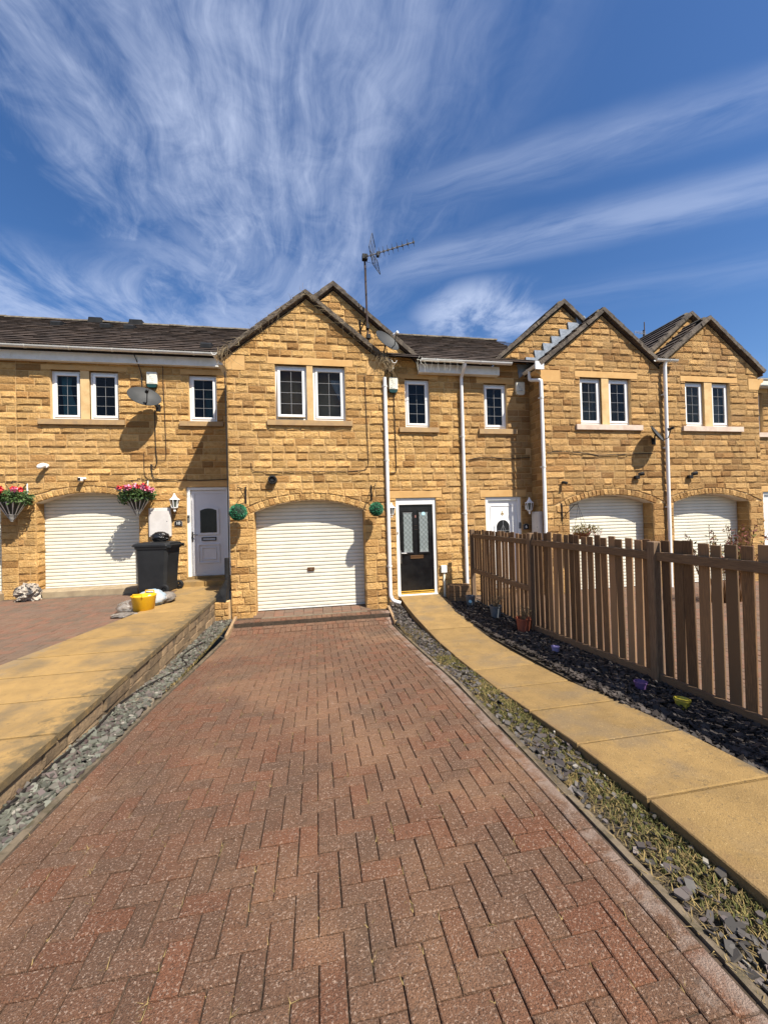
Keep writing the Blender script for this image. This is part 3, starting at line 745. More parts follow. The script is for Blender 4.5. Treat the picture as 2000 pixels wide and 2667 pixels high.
def gutter(h, x0, x1, y, z, r=.055, along='x'):
    n = 8; prof = [(r * cos(pi + pi * k / n), r * sin(pi + pi * k / n)) for k in range(n + 1)]
    prof = [(-r - .006, .004)] + prof + [(r + .006, .004)]
    inner = [(p * .88, q * .88 + .004) for p, q in prof[::-1]]
    m = MB(); m.prism(prof + inner, x0, x1, 'x' if along == 'x' else 'y')
    if along == 'x': m.v = [(vx, vy + y, vz + z) for vx, vy, vz in m.v]
    else: m.v = [(vx + y, vy, vz + z) for vx, vy, vz in m.v]
    g = m.build('gutter', UPVCD, h.root)
    k = x0 + .35
    while k < x1 - .1:
        b = MB()
        if along == 'x': b.prism([(p * 1.16, q * 1.16) for p, q in prof] + [(p * 1.02, q * 1.02) for p, q in prof[::-1]], k, k + .035, 'x'); b.v = [(vx, vy + y, vz + z) for vx, vy, vz in b.v]
        else: b.prism([(p * 1.16, q * 1.16) for p, q in prof] + [(p * 1.02, q * 1.02) for p, q in prof[::-1]], k, k + .035, 'y'); b.v = [(vx + y, vy, vz + z) for vx, vy, vz in b.v]
        b.build('gutter_clip', UPVCD, g); k += .85
    return g
def downpipe(h, pts, clips=(), r=.040, m_=None):
    P = []
    Q = [Vector(p) for p in pts]
    for i, p in enumerate(Q):           # soften the bends
        if 0 < i < len(Q) - 1:
            a = (Q[i - 1] - p).normalized(); b = (Q[i + 1] - p).normalized(); P += [p + a * .05, p + (a + b) * .012, p + b * .05]
        else: P.append(p)
    g = MB().tube(P, r, 14).build('downpipe', m_ or UPVC, h.root, smooth=True)
    for (x, y, z) in clips:
        c = MB().tube([(x, y, z - .02), (x, y, z + .02)], r * 1.22, 14); c.box(x - .06, x + .06, y + .02, y + .05, z - .014, z + .014)
        c.build('pipe_clip', UPVCD, g)
    return g
# ------------------------------------------------------------------ ground levels
zD = [(-2, .03), (1.2, .01), (2.2, -.01), (3.2, -.07), (4.2, -.13), (5.3, -.245), (6.4, -.35), (7.45, -.435)]   # our drive
zP = [(-2, .08), (1, .06), (2.1, .05), (2.65, 0), (3.77, -.13), (4.85, -.22), (5.8, -.26), (7.2, -.235), (8.0, -.20), (8.6, -.14)]  # path to the black door
zB = [(-2, .02), (1, .0), (2, -.02), (3.4, -.12), (5.3, -.29), (7.3, -.36), (8.6, -.26)]    # chippings between drive and path
zW = [(-2, .0), (2.6, -.07), (4.2, -.12), (5.2, -.20), (6.4, -.24), (8.3, -.28)]           # chippings under the retaining wall
zF = [(-2, .0), (2.5, -.04), (3.5, -.08), (5.8, -.22), (8.9, -.26)]                        # chippings along the fence
zT = [(-2, .07), (2.84, .11), (5, .15), (8.27, .19), (9.3, .24)]                       # neighbour's path
zL = [(-2, .05), (3, .09), (7.5, .13), (9.9, .12)]                                        # neighbour's drive
zR = [(-2, .0), (2, -.04), (8.2, -.21)]                                                   # drive beyond the fence
def sheet(name, mat_, xa, xb, T, y0, y1, n=30, dz=0.0, nx=1):
    m = MB(); fx = (lambda v: (lambda y: v)) ; A = xa if callable(xa) else fx(xa); B = xb if callable(xb) else fx(xb)
    for i in range(n + 1):
        y = y0 + (y1 - y0) * i / n; za = interp(T, y) + dz
        for k in range(nx + 1): m.v.append((A(y) + (B(y) - A(y)) * k / nx, y, za))
    w = nx + 1
    m.f = [(i * w + k, i * w + k + 1, (i + 1) * w + k + 1, (i + 1) * w + k) for i in range(n) for k in range(nx)]
    return m.build(name, mat_, None, fix=False)
struct(MB().add([(-400, -400, -.75), (400, -400, -.75), (400, 700, -.75), (-400, 700, -.75)], [(0, 1, 2, 3)]).build('ground', ASPH, None, fix=False))

# ------------------------------------------------------------------ houses
GH = 'stone houses of the terrace'
H8 = House('sandstone house with single projecting gable, black front door and topiary balls', GH, (.6, 8.4, -.3))
H10 = House('sandstone house with flower baskets, flat eaves and white door numbered 10', GH, (-4, 9.8, .1))
H12 = House('sandstone house next along past the flower baskets, only its pier and garage edge showing', GH, (-7.8, 9.8, .1))
H6 = House('sandstone house with lead flashing and white door numbered 6, behind picket fence', GH, (6, 8.3, -.25), 1)
H4 = House('sandstone house with gable beside white downpipe, shrub in front of garage', GH, (10, 8.3, -.25), 1)
GS = .80
def gl(xc, za):     # half planes under a gable of slope GS with apex za
    return [(-GS, -1, za + GS * xc), (GS, -1, za - GS * xc)]
# --- our house, number 8
Fb = Frame((0, 8.3, 0)); F8 = Frame((0, 8.7, 0))
xc8 = -.09; zr8 = 6.50; wt8 = zr8 - .125
H8.wall('wall', Fb, -1.73, 1.55, -.34, [(-1.73, wt8 - GS * 1.64), (xc8, wt8), (1.55, wt8 - GS * 1.64)],
        holes=[dict(u0=-1.25, u1=1.03, z0=-.34, z1=1.86, crown=2.09, deep=.28), dict(u0=-.77, u1=-.12, z0=3.785, z1=4.955, deep=.12), dict(u0=.01, u1=.69, z0=3.785, z1=4.955, deep=.12)],
        keep=[(-.92, .86, 4.955, 5.10), (-.94, .83, 3.665, 3.785), (-1.73, -1.37, 4.80, 5.112), (1.17, 1.55, 4.80, 5.112), (-.12, .01, 3.785, 4.955)], phase=-.348, lines=gl(xc8, wt8 - .01))
H8.wall('side_wall', Frame((-1.73, 0, 0), -pi / 2), -9.76, -8.3, -.34, 5.02, phase=-.348, skip=lambda u, z: True)
def bayroof8(u): return zr8 - GS * abs(u - xc8)
H8.wall('wall', F8, -1.55, 3.48, -.34, [(-1.55, 5.08), (.51, 6.84), (2.46, 5.22), (3.48, 5.22)],
        holes=[dict(u0=2.11, u1=2.70, z0=3.765, z1=4.895, deep=.12), dict(u0=1.82, u1=2.78, z0=-.17, z1=2.115, deep=.12)],
        keep=[(1.93, 2.92, 4.895, 5.01), (1.95, 2.90, 3.64, 3.765), (1.66, 2.93, 2.115, 2.28)], phase=-.30,
        lines=[(-.83, -1, 6.83 + .83 * .51, 5.1), (.83, -1, 6.83 - .83 * .51, 5.1)],
        skip=lambda u, z: u < 1.53 and z < bayroof8(u) - .14)
H8.lintel(Fb, -.92, .86, 4.955, 5.10); H8.sill(Fb, -.94, .83, 3.665, 3.785); H8.lintel(Fb, -.12, .01, 3.785, 4.955, 'mullion', -.02)
H8.lintel(F8, 1.93, 2.92, 4.895, 5.01); H8.sill(F8, 1.95, 2.90, 3.64, 3.765); H8.lintel(F8, 1.66, 2.93, 2.115, 2.28)
def kneeler(h, fr, u0, u1, z0, z1, side, out=.2):
    """square springer stone with an ogee corbel under the eave on one side"""
    pts = [(u0, z0), (u1, z0), (u1, z1), (u0, z1)]
    og = [(0, 0), (.02, .03), (.05, .10), (.10, .17), (.17, .20), (.2, .24), (.2, z1 - z0)]
    if side < 0: poly = [(u1, z0), (u1, z1)] + [(u0 - p * out / .2, z0 + q) for p, q in og[::-1]]
    else: poly = [(u0, z1), (u0, z0)] + [(u1 + p * out / .2, z0 + q) for p, q in og]
    m = MB().prism(poly, -.014, .25, 'y'); on(fr, m).build('kneeler_stone', DRESSED, h.root)
kneeler(H8, Fb, -1.73, -1.37, 4.80, 5.112, -1); kneeler(H8, Fb, 1.17, 1.55, 4.80, 5.112, 1, .06)
H8.window(Fb, -.77, -.12, 3.79, 4.95, tilt=radians(5)); H8.window(Fb, .01, .69, 3.79, 4.95); H8.room(Fb, -.77, .69, 3.79, 4.95)
H8.window(F8, 2.11, 2.70, 3.77, 4.89); H8.room(F8, 2.11, 2.70, 3.77, 4.89)
H8.garage(Fb, -1.25, 1.03, -.235, 2.2, .28, handle=(-.13, .60))
gable_roof(H8, xc8, 1.78, zr8 - GS * 1.78, zr8, 8.2, 9.74, name='roof')
MB().box(-1.90, -1.735, 8.31, 9.74, 4.90, 5.03).build('soffit_board', UPVCD, H8.root)
gable_roof(H8, .51, 2.06, 6.97 - .83 * 2.06, 6.97, 8.6, 12.0)
main_roof(H8, 1.2, 3.48, 8.45, 5.28, 2.86)
gutter(H8, 2.41, 3.48, 8.36, 5.235)
on(F8, MB().cbox(2.42, 3.48, -.17, -.02, 5.0, 5.20, .004)).build('fascia', UPVCD, H8.root)
gutter(H8, 8.16, 9.7, -1.93, 5.09, along='y'); gutter(H8, 8.14, 8.62, 1.76, 5.08, along='y')
downpipe(H8, [(1.555, 8.25, 4.74), (1.555, 8.25, -.02), (1.60, 8.22, -.13), (1.76, 8.16, -.175)], [(1.555, 8.25, z) for z in (4.55, 2.93, .62)])
downpipe(H8, [(3.47, 8.38, 5.20), (3.47, 8.40, 5.12), (3.47, 8.63, 4.95), (3.47, 8.63, .05), (3.47, 8.63, -.12)], [(3.47, 8.63, z) for z in (3.55, 1.72)])
downpipe(H8, [(-1.79, 8.24, .95), (-1.80, 8.24, -.28)], [(-1.80, 8.24, -.24)], r=.042, m_=BLACK)
# curtains behind the bay panes
def drape(h, fr, pts, mat_, y=.19, name='curtain'):
    """pleated cloth between an outline's left and right edges: rows of (z, uL, uR)"""
    m = MB(); n = 14
    for z, a, b in pts:
        for k in range(n + 1):
            u = a + (b - a) * k / n; m.v.append(tuple(fr.p(u, z, -(y + .02 * sin(k * 2.2)))))
    w = n + 1; m.f = [(j * w + k, j * w + k + 1, (j + 1) * w + k + 1, (j + 1) * w + k) for j in range(len(pts) - 1) for k in range(n)]
    return m.build(name, mat_, h.root, smooth=True, fix=False)
drape(H8, Fb, [(4.72, .38, .72), (4.45, .50, .72), (4.2, .60, .72), (3.8, .64, .72)], CURW)
def blinds(h, fr, u0, u1, z0, z1, y=.22, step=.032):
    m = MB(); z = z0
    while z < z1: m.box(u0, u1, y, y + .018, z, z + .012); z += step
    on(fr, m).build('venetian_blind', BLIND, h.root)

# --- number 10 and beyond it
FL = Frame((0, 9.76, 0))
H10.wall('wall', FL, -6.45, -1.60, .02, 5.40,
         holes=[dict(u0=-6.10, u1=-4.02, z0=.02, z1=2.20, crown=2.42, deep=.28), dict(u0=-2.99, u1=-2.03, z0=.36, z1=2.52, deep=.13),
                dict(u0=-5.78, u1=-5.18, z0=4.09, z1=5.20, deep=.12), dict(u0=-5.0, u1=-4.4, z0=4.09, z1=5.20, deep=.12), dict(u0=-2.89, u1=-2.27, z0=4.085, z1=5.195, deep=.12)],
         keep=[(-5.96, -4.21, 5.20, 5.31), (-6.0, -4.26, 3.96, 4.09), (-3.07, -2.09, 5.195, 5.30), (-3.09, -2.12, 3.96, 4.085), (-3.17, -1.62, 2.52, 2.65), (-5.18, -5.0, 4.09, 5.20)],
         phase=.01, widths=(.25, .36, .51, .50), skip=lambda u, z: u > -1.78)
H12.wall('wall', FL, -9.3, -6.45, .02, 5.40, holes=[dict(u0=-8.85, u1=-6.77, z0=.02, z1=2.20, crown=2.42, deep=.28)], phase=.01, widths=(.25, .36, .51, .50), skip=lambda u, z: u < -7.3)
for a, b, c, d in ((-5.96, -4.21, 5.20, 5.31), (-3.07, -2.09, 5.195, 5.30), (-3.17, -1.72, 2.52, 2.65)): H10.lintel(FL, a, b, c, d)
H10.sill(FL, -6.0, -4.26, 3.96, 4.09); H10.sill(FL, -3.09, -2.12, 3.96, 4.085); H10.lintel(FL, -5.18, -5.0, 4.09, 5.20, 'mullion', -.02)
for a, b in ((-5.78, -5.18), (-5.0, -4.4), (-2.89, -2.27)): H10.window(FL, a, b, 4.095, 5.19); H10.room(FL, a, b, 4.095, 5.19)
drape(H10, FL, [(5.1, -5.66, -5.44), (4.85, -5.66, -5.46), (4.62, -5.64, -5.42), (4.45, -5.63, -5.36), (4.1, -5.62, -5.33)], CURT)
drape(H10, FL, [(5.1, -2.72, -2.45), (4.7, -2.72, -2.45), (4.1, -2.72, -2.45)], CURT, .8)
H10.garage(FL, -6.10, -4.02, .265, 2.55, .28); H12.garage(FL, -8.85, -6.77, .265, 2.55, .28)
main_roof(H10, -6.45, -.8, 9.55, 5.66, 3.04); main_roof(H12, -9.4, -6.45, 9.55, 5.66, 3.04)
gutter(H10, -6.45, -2.16, 9.46, 5.605); gutter(H12, -9.3, -6.45, 9.46, 5.605)
on(FL, MB().cbox(-6.45, -1.95, -.13, -.02, 5.36, 5.56, .004)).build('fascia', UPVCD, H10.root); on(FL, MB().cbox(-9.3, -6.452, -.13, -.02, 5.36, 5.56, .004)).build('fascia', UPVCD, H12.root)
# --- number 6 and number 4
FB = Frame((0, 8.12, 0)); xc6 = 6.86; xc4 = 9.85; zr6 = 6.50; wt6 = zr6 - .125
G6 = [dict(u0=5.83, u1=8.09, z0=-.3, z1=1.86, crown=2.07, deep=.30), dict(u0=6.21, u1=6.79, z0=3.755, z1=4.87, deep=.12), dict(u0=6.98, u1=7.57, z0=3.755, z1=4.87, deep=.12)]
W6 = (.24, .24, .30, .36, .48)
H6.wall('wall', FB, 5.25, 8.42, -.3, [(5.25, wt6 - GS * 1.61), (xc6, wt6), (8.42, wt6 - GS * 1.56)], holes=G6,
        keep=[(6.08, 7.78, 4.87, 5.02), (6.06, 7.84, 3.62, 3.755), (5.25, 5.70, 4.73, 5.01), (6.79, 6.98, 3.755, 4.87)], phase=-.34, lines=gl(xc6, wt6 - .01), widths=W6)
G4 = [dict(u0=8.68, u1=10.95, z0=-.3, z1=1.85, crown=2.05, deep=.30), dict(u0=9.14, u1=9.71, z0=3.755, z1=4.87, deep=.12), dict(u0=9.94, u1=10.48, z0=3.755, z1=4.87, deep=.12)]
H4.wall('wall', FB, 8.42, 11.37, -.3, [(8.42, wt6 - GS * 1.43), (xc4, wt6), (11.37, wt6 - GS * 1.52)], holes=G4,
        keep=[(9.0, 10.72, 4.87, 5.01), (9.0, 10.80, 3.62, 3.755), (11.06, 11.37, 4.72, 5.01), (9.71, 9.94, 3.755, 4.87)], phase=-.34, lines=gl(xc4, wt6 - .01), widths=W6)
H6.wall('side_wall', Frame((5.25, 0, 0), -pi / 2), -8.70, -8.12, -.3, 5.05, phase=-.34)
H6.wall('wall', F8, 3.48, 8.4, -.34, [(3.48, 5.2), (4.22, 5.2), (6.23, 6.85), (8.2, 5.2), (8.4, 5.2)],
        holes=[dict(u0=4.06, u1=4.65, z0=3.755, z1=4.855, deep=.12), dict(u0=4.02, u1=4.95, z0=-.17, z1=2.10, deep=.12)],
        keep=[(3.88, 4.85, 4.855, 4.97), (3.90, 4.87, 3.62, 3.755), (3.88, 5.09, 2.10, 2.27)], phase=-.30,
        lines=[(-.83, -1, 6.84 + .83 * 6.23, 5.1), (.83, -1, 6.84 - .83 * 6.23, 5.1)], widths=W6,
        skip=lambda u, z: u > 5.27 and z < zr6 - GS * abs(u - xc6) - .1)
H4.wall('wall', F8, 8.4, 13.6, -.34, [(8.4, 5.5), (10.0, 6.80), (11.9, 5.2), (13.6, 5.2)],
        holes=[dict(u0=11.70, u1=12.31, z0=3.755, z1=4.855, deep=.12), dict(u0=12.22, u1=13.15, z0=-.17, z1=2.10, deep=.12)],
        keep=[(11.5, 12.5, 4.855, 4.97), (11.5, 12.52, 3.62, 3.755), (12.08, 13.3, 2.10, 2.27)], phase=-.30,
        lines=[(-.83, -1, 6.79 + .83 * 10.0, 5.1), (.83, -1, 6.79 - .83 * 10.0, 5.1)], widths=W6,
        skip=lambda u, z: (u < 11.4 and z < zr6 - GS * abs(u - xc4) - .1) or u > 12.9)
for h, fr, a, b, c, d in ((H6, FB, 6.08, 7.78, 4.87, 5.02), (H6, F8, 3.88, 4.85, 4.855, 4.97), (H6, F8, 3.88, 5.09, 2.10, 2.27), (H4, FB, 9.0, 10.72, 4.87, 5.01),
                          (H4, F8, 11.5, 12.5, 4.855, 4.97), (H4, F8, 12.08, 13.3, 2.10, 2.27)): h.lintel(fr, a, b, c, d)
H6.sill(FB, 6.06, 7.84, 3.62, 3.755, SILLP); H6.sill(F8, 3.90, 4.87, 3.62, 3.755); H4.sill(FB, 9.0, 10.80, 3.62, 3.755, SILLP); H4.sill(F8, 11.5, 12.52, 3.62, 3.755, SILLP)
H6.lintel(FB, 6.79, 6.98, 3.755, 4.87, 'mullion', -.02); H4.lintel(FB, 9.71, 9.94, 3.755, 4.87, 'mullion', -.02)
kneeler(H6, FB, 5.25, 5.70, 4.73, 5.01, -1, .17); kneeler(H4, FB, 11.06, 11.37, 4.72, 5.01, 1, .17)
for h, fr, a, b in ((H6, FB, 6.21, 6.79), (H6, FB, 6.98, 7.57), (H6, F8, 4.06, 4.65), (H4, FB, 9.14, 9.71), (H4, FB, 9.94, 10.48), (H4, F8, 11.70, 12.31)):
    h.window(fr, a, b, 3.76, 4.85 if fr is F8 else 4.865)
H6.room(FB, 6.21, 7.57, 3.76, 4.86); H6.room(F8, 4.06, 4.65, 3.76, 4.85); H4.room(FB, 9.14, 10.48, 3.76, 4.86); H4.room(F8, 11.7, 12.31, 3.76, 4.85)
blinds(H6, FB, 6.26, 6.75, 3.84, 4.25); blinds(H6, F8, 4.12, 4.32, 3.84, 4.40); blinds(H4, FB, 9.20, 9.66, 4.55, 4.80)
drape(H6, FB, [(4.8, 6.66, 6.76), (3.8, 6.66, 6.76)], BLIND); drape(H4, FB, [(4.5, 10.2, 10.42), (3.8, 10.2, 10.42)], BLIND)
H6.garage(FB, 5.83, 8.09, -.20, 2.2, .30); H4.garage(FB, 8.68, 10.95, -.20, 2.2, .30)
gable_roof(H6, xc6, 1.72, zr6 - GS * 1.72, zr6, 8.02, 9.6, tiles_left=True, tiles_right=True, right_foot=1.5)
gable_roof(H4, xc4, 1.62, zr6 - GS * 1.62, zr6, 8.02, 9.6, tiles_left=True, left_foot=1.38, right_foot=1.65)
gable_roof(H6, 6.23, 2.07, 6.98 - .83 * 2.07, 6.98, 8.6, 12.5, right_foot=1.7)
gable_roof(H4, 10.0, 2.05, 6.93 - .83 * 2.05, 6.93, 8.6, 14.0, tiles_left=True)
main_roof(H6, 3.48, 5.80, 8.45, 5.28, 2.86)
gutter(H6, 3.482, 4.62, 8.36, 5.235); on(F8, MB().cbox(3.482, 4.40, -.17, -.02, 5.0, 5.20, .004)).build('fascia', UPVCD, H6.root)
gutter(H6, 8.03, 8.6, 5.08, 5.10, along='y')
on(Frame((0, 8.02, 0)), MB().cbox(5.02, 5.24, 0, .04, 4.98, 5.17, .006)).build('gutter_end_board', UPVC, H6.root)
gutter(H4, 8.18, 8.78, 7.98, 5.33); gutter(H4, 11.35, 13.4, 8.35, 5.12)
on(F8, MB().cbox(11.4, 13.5, -.22, -.02, 4.98, 5.16, .004)).build('fascia', UPVCD, H4.root)
downpipe(H4, [(8.47, 7.99, 5.30), (8.47, 8.02, 5.2), (8.47, 8.05, -.2)], [(8.47, 8.05, z) for z in (4.5, 3.2, 1.75)])
downpipe(H6, [(5.08, 8.38, 5.06), (5.08, 8.38, 4.85), (5.20, 8.10, 4.76), (5.20, 8.10, -.25)], [(5.20, 8.10, z) for z in (4.35, 2.75)])
for i in range(8):      # stepped lead flashing where the gable roof meets the wall behind
    x = 4.98 + .235 * i; rz = lambda q: zr6 - GS * abs(q - xc6)
    zt = rz(x + .12) + .24
    m = MB().prism([(x, rz(x) + .0), (x + .30, rz(x + .30) - .0), (x + .20, zt), (x - .05, zt)], 8.655 - .003 * (i % 2), 8.70, 'y'); m.build('lead_flashing', LEADF, H6.root)
# a thin cable fixed up the corner of the bay
MB().tube([(-1.755, 8.285, .3), (-1.75, 8.285, 2.4), (-1.755, 8.285, 4.75)], .012, 6).build('corner_cable', CABLE, H8.root)

# ------------------------------------------------------------------ doors
def number(txt, fr, u, z, size, n, mat_, parent, name='numeral'):
    cu = bpy.data.curves.new('t', 'FONT'); cu.body = txt; cu.size = size; cu.align_x = 'CENTER'; cu.extrude = .002; cu.resolution_u = 3
    o = bpy.data.objects.new('t', cu); C.objects.link(o)
    me = bpy.data.meshes.new_from_object(o.evaluated_get(bpy.context.evaluated_depsgraph_get())); bpy.data.objects.remove(o); bpy.data.curves.remove(cu)
    m = MB(); m.v = [tuple(fr.p(u + v.co.x, z + v.co.y, n + v.co.z)) for v in me.vertices]; m.f = [tuple(p.vertices) for p in me.polygons]
    bpy.data.meshes.remove(me); return m.build(name, mat_, parent, fix=False)
def door_frame(h, fr, u0, u1, z0, z1, w=.055, top=.055, y=.03):
    m = MB()
    for a, b, c, d in ((u0, u0 + w, z0, z1), (u1 - w, u1, z0, z1), (u0 + w, u1 - w, z1 - top, z1)): m.cbox(a, b, y, y + .09, c, d, .005)
    return on(fr, m).build('door_frame', UPVC, h.root)
def rail4(a, b, c, d, w, y0, y1, ch=.006):
    m = MB()
    for e in ((a, b, d - w, d), (a, b, c, c + w), (a, a + w, c + w, d - w), (b - w, b, c + w, d - w)): m.cbox(e[0], e[1], y0, y1, e[2], e[3], ch)
    return m
# number 8: black door with two leaded lights
door_frame(H8, F8, 1.82, 2.78, -.17, 2.11, .075, .15)
d8 = on(F8, MB().cbox(1.895, 2.705, .07, .12, -.10, 1.96, .004)).build('front_door', BLACKD, H8.root)
for a, b in ((2.005, 2.205), (2.385, 2.585)):
    on(F8, rail4(a - .045, b + .045, .80, 1.84, .035, .052, .07)).build('door_moulding', BLACKD, d8)
    on(F8, MB().box(a, b, .063, .069, .86, 1.77)).build('leaded_light', FROST, d8)
    m = MB(); W, L = b - a, .91
    for k in range(9):        # diamond cames
        for s_ in (1, -1):
            z = .86 + L * k / 8
            p0 = (a if s_ > 0 else b, z - .06); p1 = (b if s_ > 0 else a, z + L / 4 - .06)
            q0 = [p0[0], p0[1]]; q1 = [p1[0], p1[1]]
            t0 = max(0, (.86 - p0[1]) / (p1[1] - p0[1])); t1 = min(1, (1.77 - p0[1]) / (p1[1] - p0[1]))
            if t1 <= t0: continue
            A = (p0[0] + (p1[0] - p0[0]) * t0, .060, p0[1] + (p1[1] - p0[1]) * t0); B = (p0[0] + (p1[0] - p0[0]) * t1, .060, p0[1] + (p1[1] - p0[1]) * t1)
            m.tube([A, B], .0045, 4)
    on(F8, m).build('lead_came', DLEAD, d8)
    m = MB()
    for z in (1.775, 1.54, 1.31, 1.08): m.box(a - .012, a + (.02 if z < 1.7 else W + .012), .056, .062, z - .005, z + .005); m.box(b - .02, b + .012, .0565, .0625, z - .005, z + .005)
    m.box(a - .01, b + .01, .056, .062, .85, .862)
    on(F8, m).build('lead_bar', LEADC, d8)
on(F8, MB().tube([(2.485, .050, 1.745), (2.485, .058, 1.745)], .042, 16)).build('round_sticker', SKYST, d8)
on(F8, rail4(2.15, 2.465, .70, .775, .012, .058, .07, .003)).build('letterbox', BRONZE, d8); on(F8, MB().cbox(2.162, 2.453, .062, .07, .712, .763, .003)).build('letterbox_flap', BRONZE, d8)
number('8', F8, 2.295, 1.655, .085, -.066, PINKN, d8)
hd = MB().cbox(1.912, 1.945, .055, .07, .60, .90, .004); hd.tube([(1.93, .05, .84), (1.93, .02, .84), (2.05, .015, .835)], .010, 8); on(F8, hd).build('door_handle', CHROME, d8)
m = MB()
for k in (0, 1):
    for j in (0, 1): m.tube([(2.28 + .035 * k, .055, 1.38 + .09 * j), (2.28 + .035 * k, .07, 1.38 + .09 * j)], .006, 8)
on(F8, m).build('knocker_stud', BRONZE, d8)
on(F8, MB().cbox(1.895, 2.705, .035, .10, -.115, -.085, .004)).build('threshold', GOLD, H8.root); on(F8, MB().cbox(1.90, 2.70, .05, .075, -.07, -.045, .004)).build('weather_bar', GOLD, d8)
on(F8, MB().cbox(1.83, 2.77, -.02, .10, -.165, -.118, .006)).build('door_sill', UPVCD, H8.root)
on(F8, MB().cbox(1.842, 1.862, .015, .03, 1.28, 1.34, .004)).build('bell_push', BRONZE, H8.root)
# number 10: white panelled door in the shade
door_frame(H10, FL, -2.99, -2.03, .36, 2.52, .07, .07)
d10 = on(FL, MB().cbox(-2.92, -2.10, .085, .125, .40, 2.45, .004)).build('front_door', GREYD, H10.root)
on(FL, rail4(-2.915, -2.105, .405, 2.445, .085, .075, .085)).build('door_stile', GREYD, d10)
def arch_poly(a, b, c, d, r, n=10):
    hw = (b - a) / 2; RR = (hw * hw + r * r) / (2 * r); uc = (a + b) / 2; zc = d + r - RR; t0 = math.asin(hw / RR)
    return [(a, c), (b, c)] + [(uc + RR * sin(t0 - 2 * t0 * k / n), zc + RR * cos(t0 - 2 * t0 * k / n)) for k in range(n + 1)]
on(FL, MB().prism(arch_poly(-2.76, -2.29, 1.38, 2.00, .06), .055, .085, 'y')).build('door_moulding', GREYD, d10)
on(FL, MB().prism(arch_poly(-2.71, -2.34, 1.43, 1.96, .05), .050, .056, 'y')).build('door_light', BLACKD, d10)
on(FL, rail4(-2.77, -2.28, .70, 1.16, .03, .058, .085)).build('door_panel', GREYD, d10); on(FL, rail4(-2.69, -2.36, .78, 1.08, .02, .062, .0855)).build('door_panel', GREYD, d10)
on(FL, rail4(-2.69, -2.36, 1.235, 1.32, .02, .058, .085, .003)).build('letterbox', IRON, d10)
hd = MB().cbox(-2.905, -2.875, .06, .085, 1.22, 1.46, .004); hd.tube([(-2.89, .05, 1.39), (-2.89, .02, 1.39), (-2.76, .015, 1.385)], .010, 8); on(FL, hd).build('door_handle', IRON, d10)
on(FL, MB().cbox(-2.98, -2.93, .005, .03, 1.70, 1.86, .006)).build('doorbell', POTG, H10.root); on(FL, MB().cbox(-2.975, -2.935, .001, .006, 1.80, 1.83, .002)).build('doorbell_lens', BLACK, H10.root)
# number 6: white door with an oval-headed light
door_frame(H6, F8, 4.02, 4.95, -.17, 2.095, .075, .07)
d6 = on(F8, MB().cbox(4.095, 4.875, .08, .12, -.12, 2.02, .004)).build('front_door', UPVC, H6.root)
on(F8, MB().prism(arch_poly(4.27, 4.70, 1.02, 1.40, .20, 14), .062, .08, 'y')).build('door_moulding', UPVC, d6)
on(F8, MB().prism(arch_poly(4.32, 4.65, 1.06, 1.38, .16, 14), .054, .063, 'y')).build('door_light', BLACKD, d6)
m = MB().box(4.482, 4.488, .050, .0545, 1.06, 1.54); m.box(4.33, 4.64, .0505, .0547, 1.28, 1.286); m.tube([(4.485, .052, 1.42), (4.55, .052, 1.285), (4.485, .052, 1.15), (4.42, .052, 1.285), (4.485, .052, 1.42)], .004, 4)
on(F8, m).build('lead_came', LEADC, d6)
on(F8, rail4(4.17, 4.80, -.02, 1.90, .02, .066, .08)).build('door_panel', UPVC, d6)
number('6', F8, 4.485, 1.66, .15, -.072, GOLD, d6)
on(F8, MB().cbox(4.885, 4.935, .005, .03, 1.32, 1.47, .006)).build('doorbell', POTG, H6.root)
# number 4: only its frame edge shows
door_frame(H4, F8, 12.22, 13.15, -.17, 2.095, .075, .07); on(F8, MB().cbox(12.295, 13.075, .08, .12, -.12, 2.02, .004)).build('front_door', UPVC, H4.root)
H10.wall('jamb_wall', Frame((-6.10, 0, 0), pi / 2), 9.77, 10.03, .26, 2.22, phase=.01, widths=(.26,)); H12.wall('jamb_wall', Frame((-6.77, 0, 0), -pi / 2), -10.03, -9.77, .26, 2.22, phase=.01, widths=(.26,))
H6.wall('jamb_wall', Frame((8.09, 0, 0), -pi / 2), -8.41, -8.13, -.2, 1.88, phase=-.34, widths=(.28,)); H4.wall('jamb_wall', Frame((10.95, 0, 0), -pi / 2), -8.41, -8.13, -.2, 1.87, phase=-.34, widths=(.28,))
for h in (H8, H10, H12, H6, H4): h.finish()
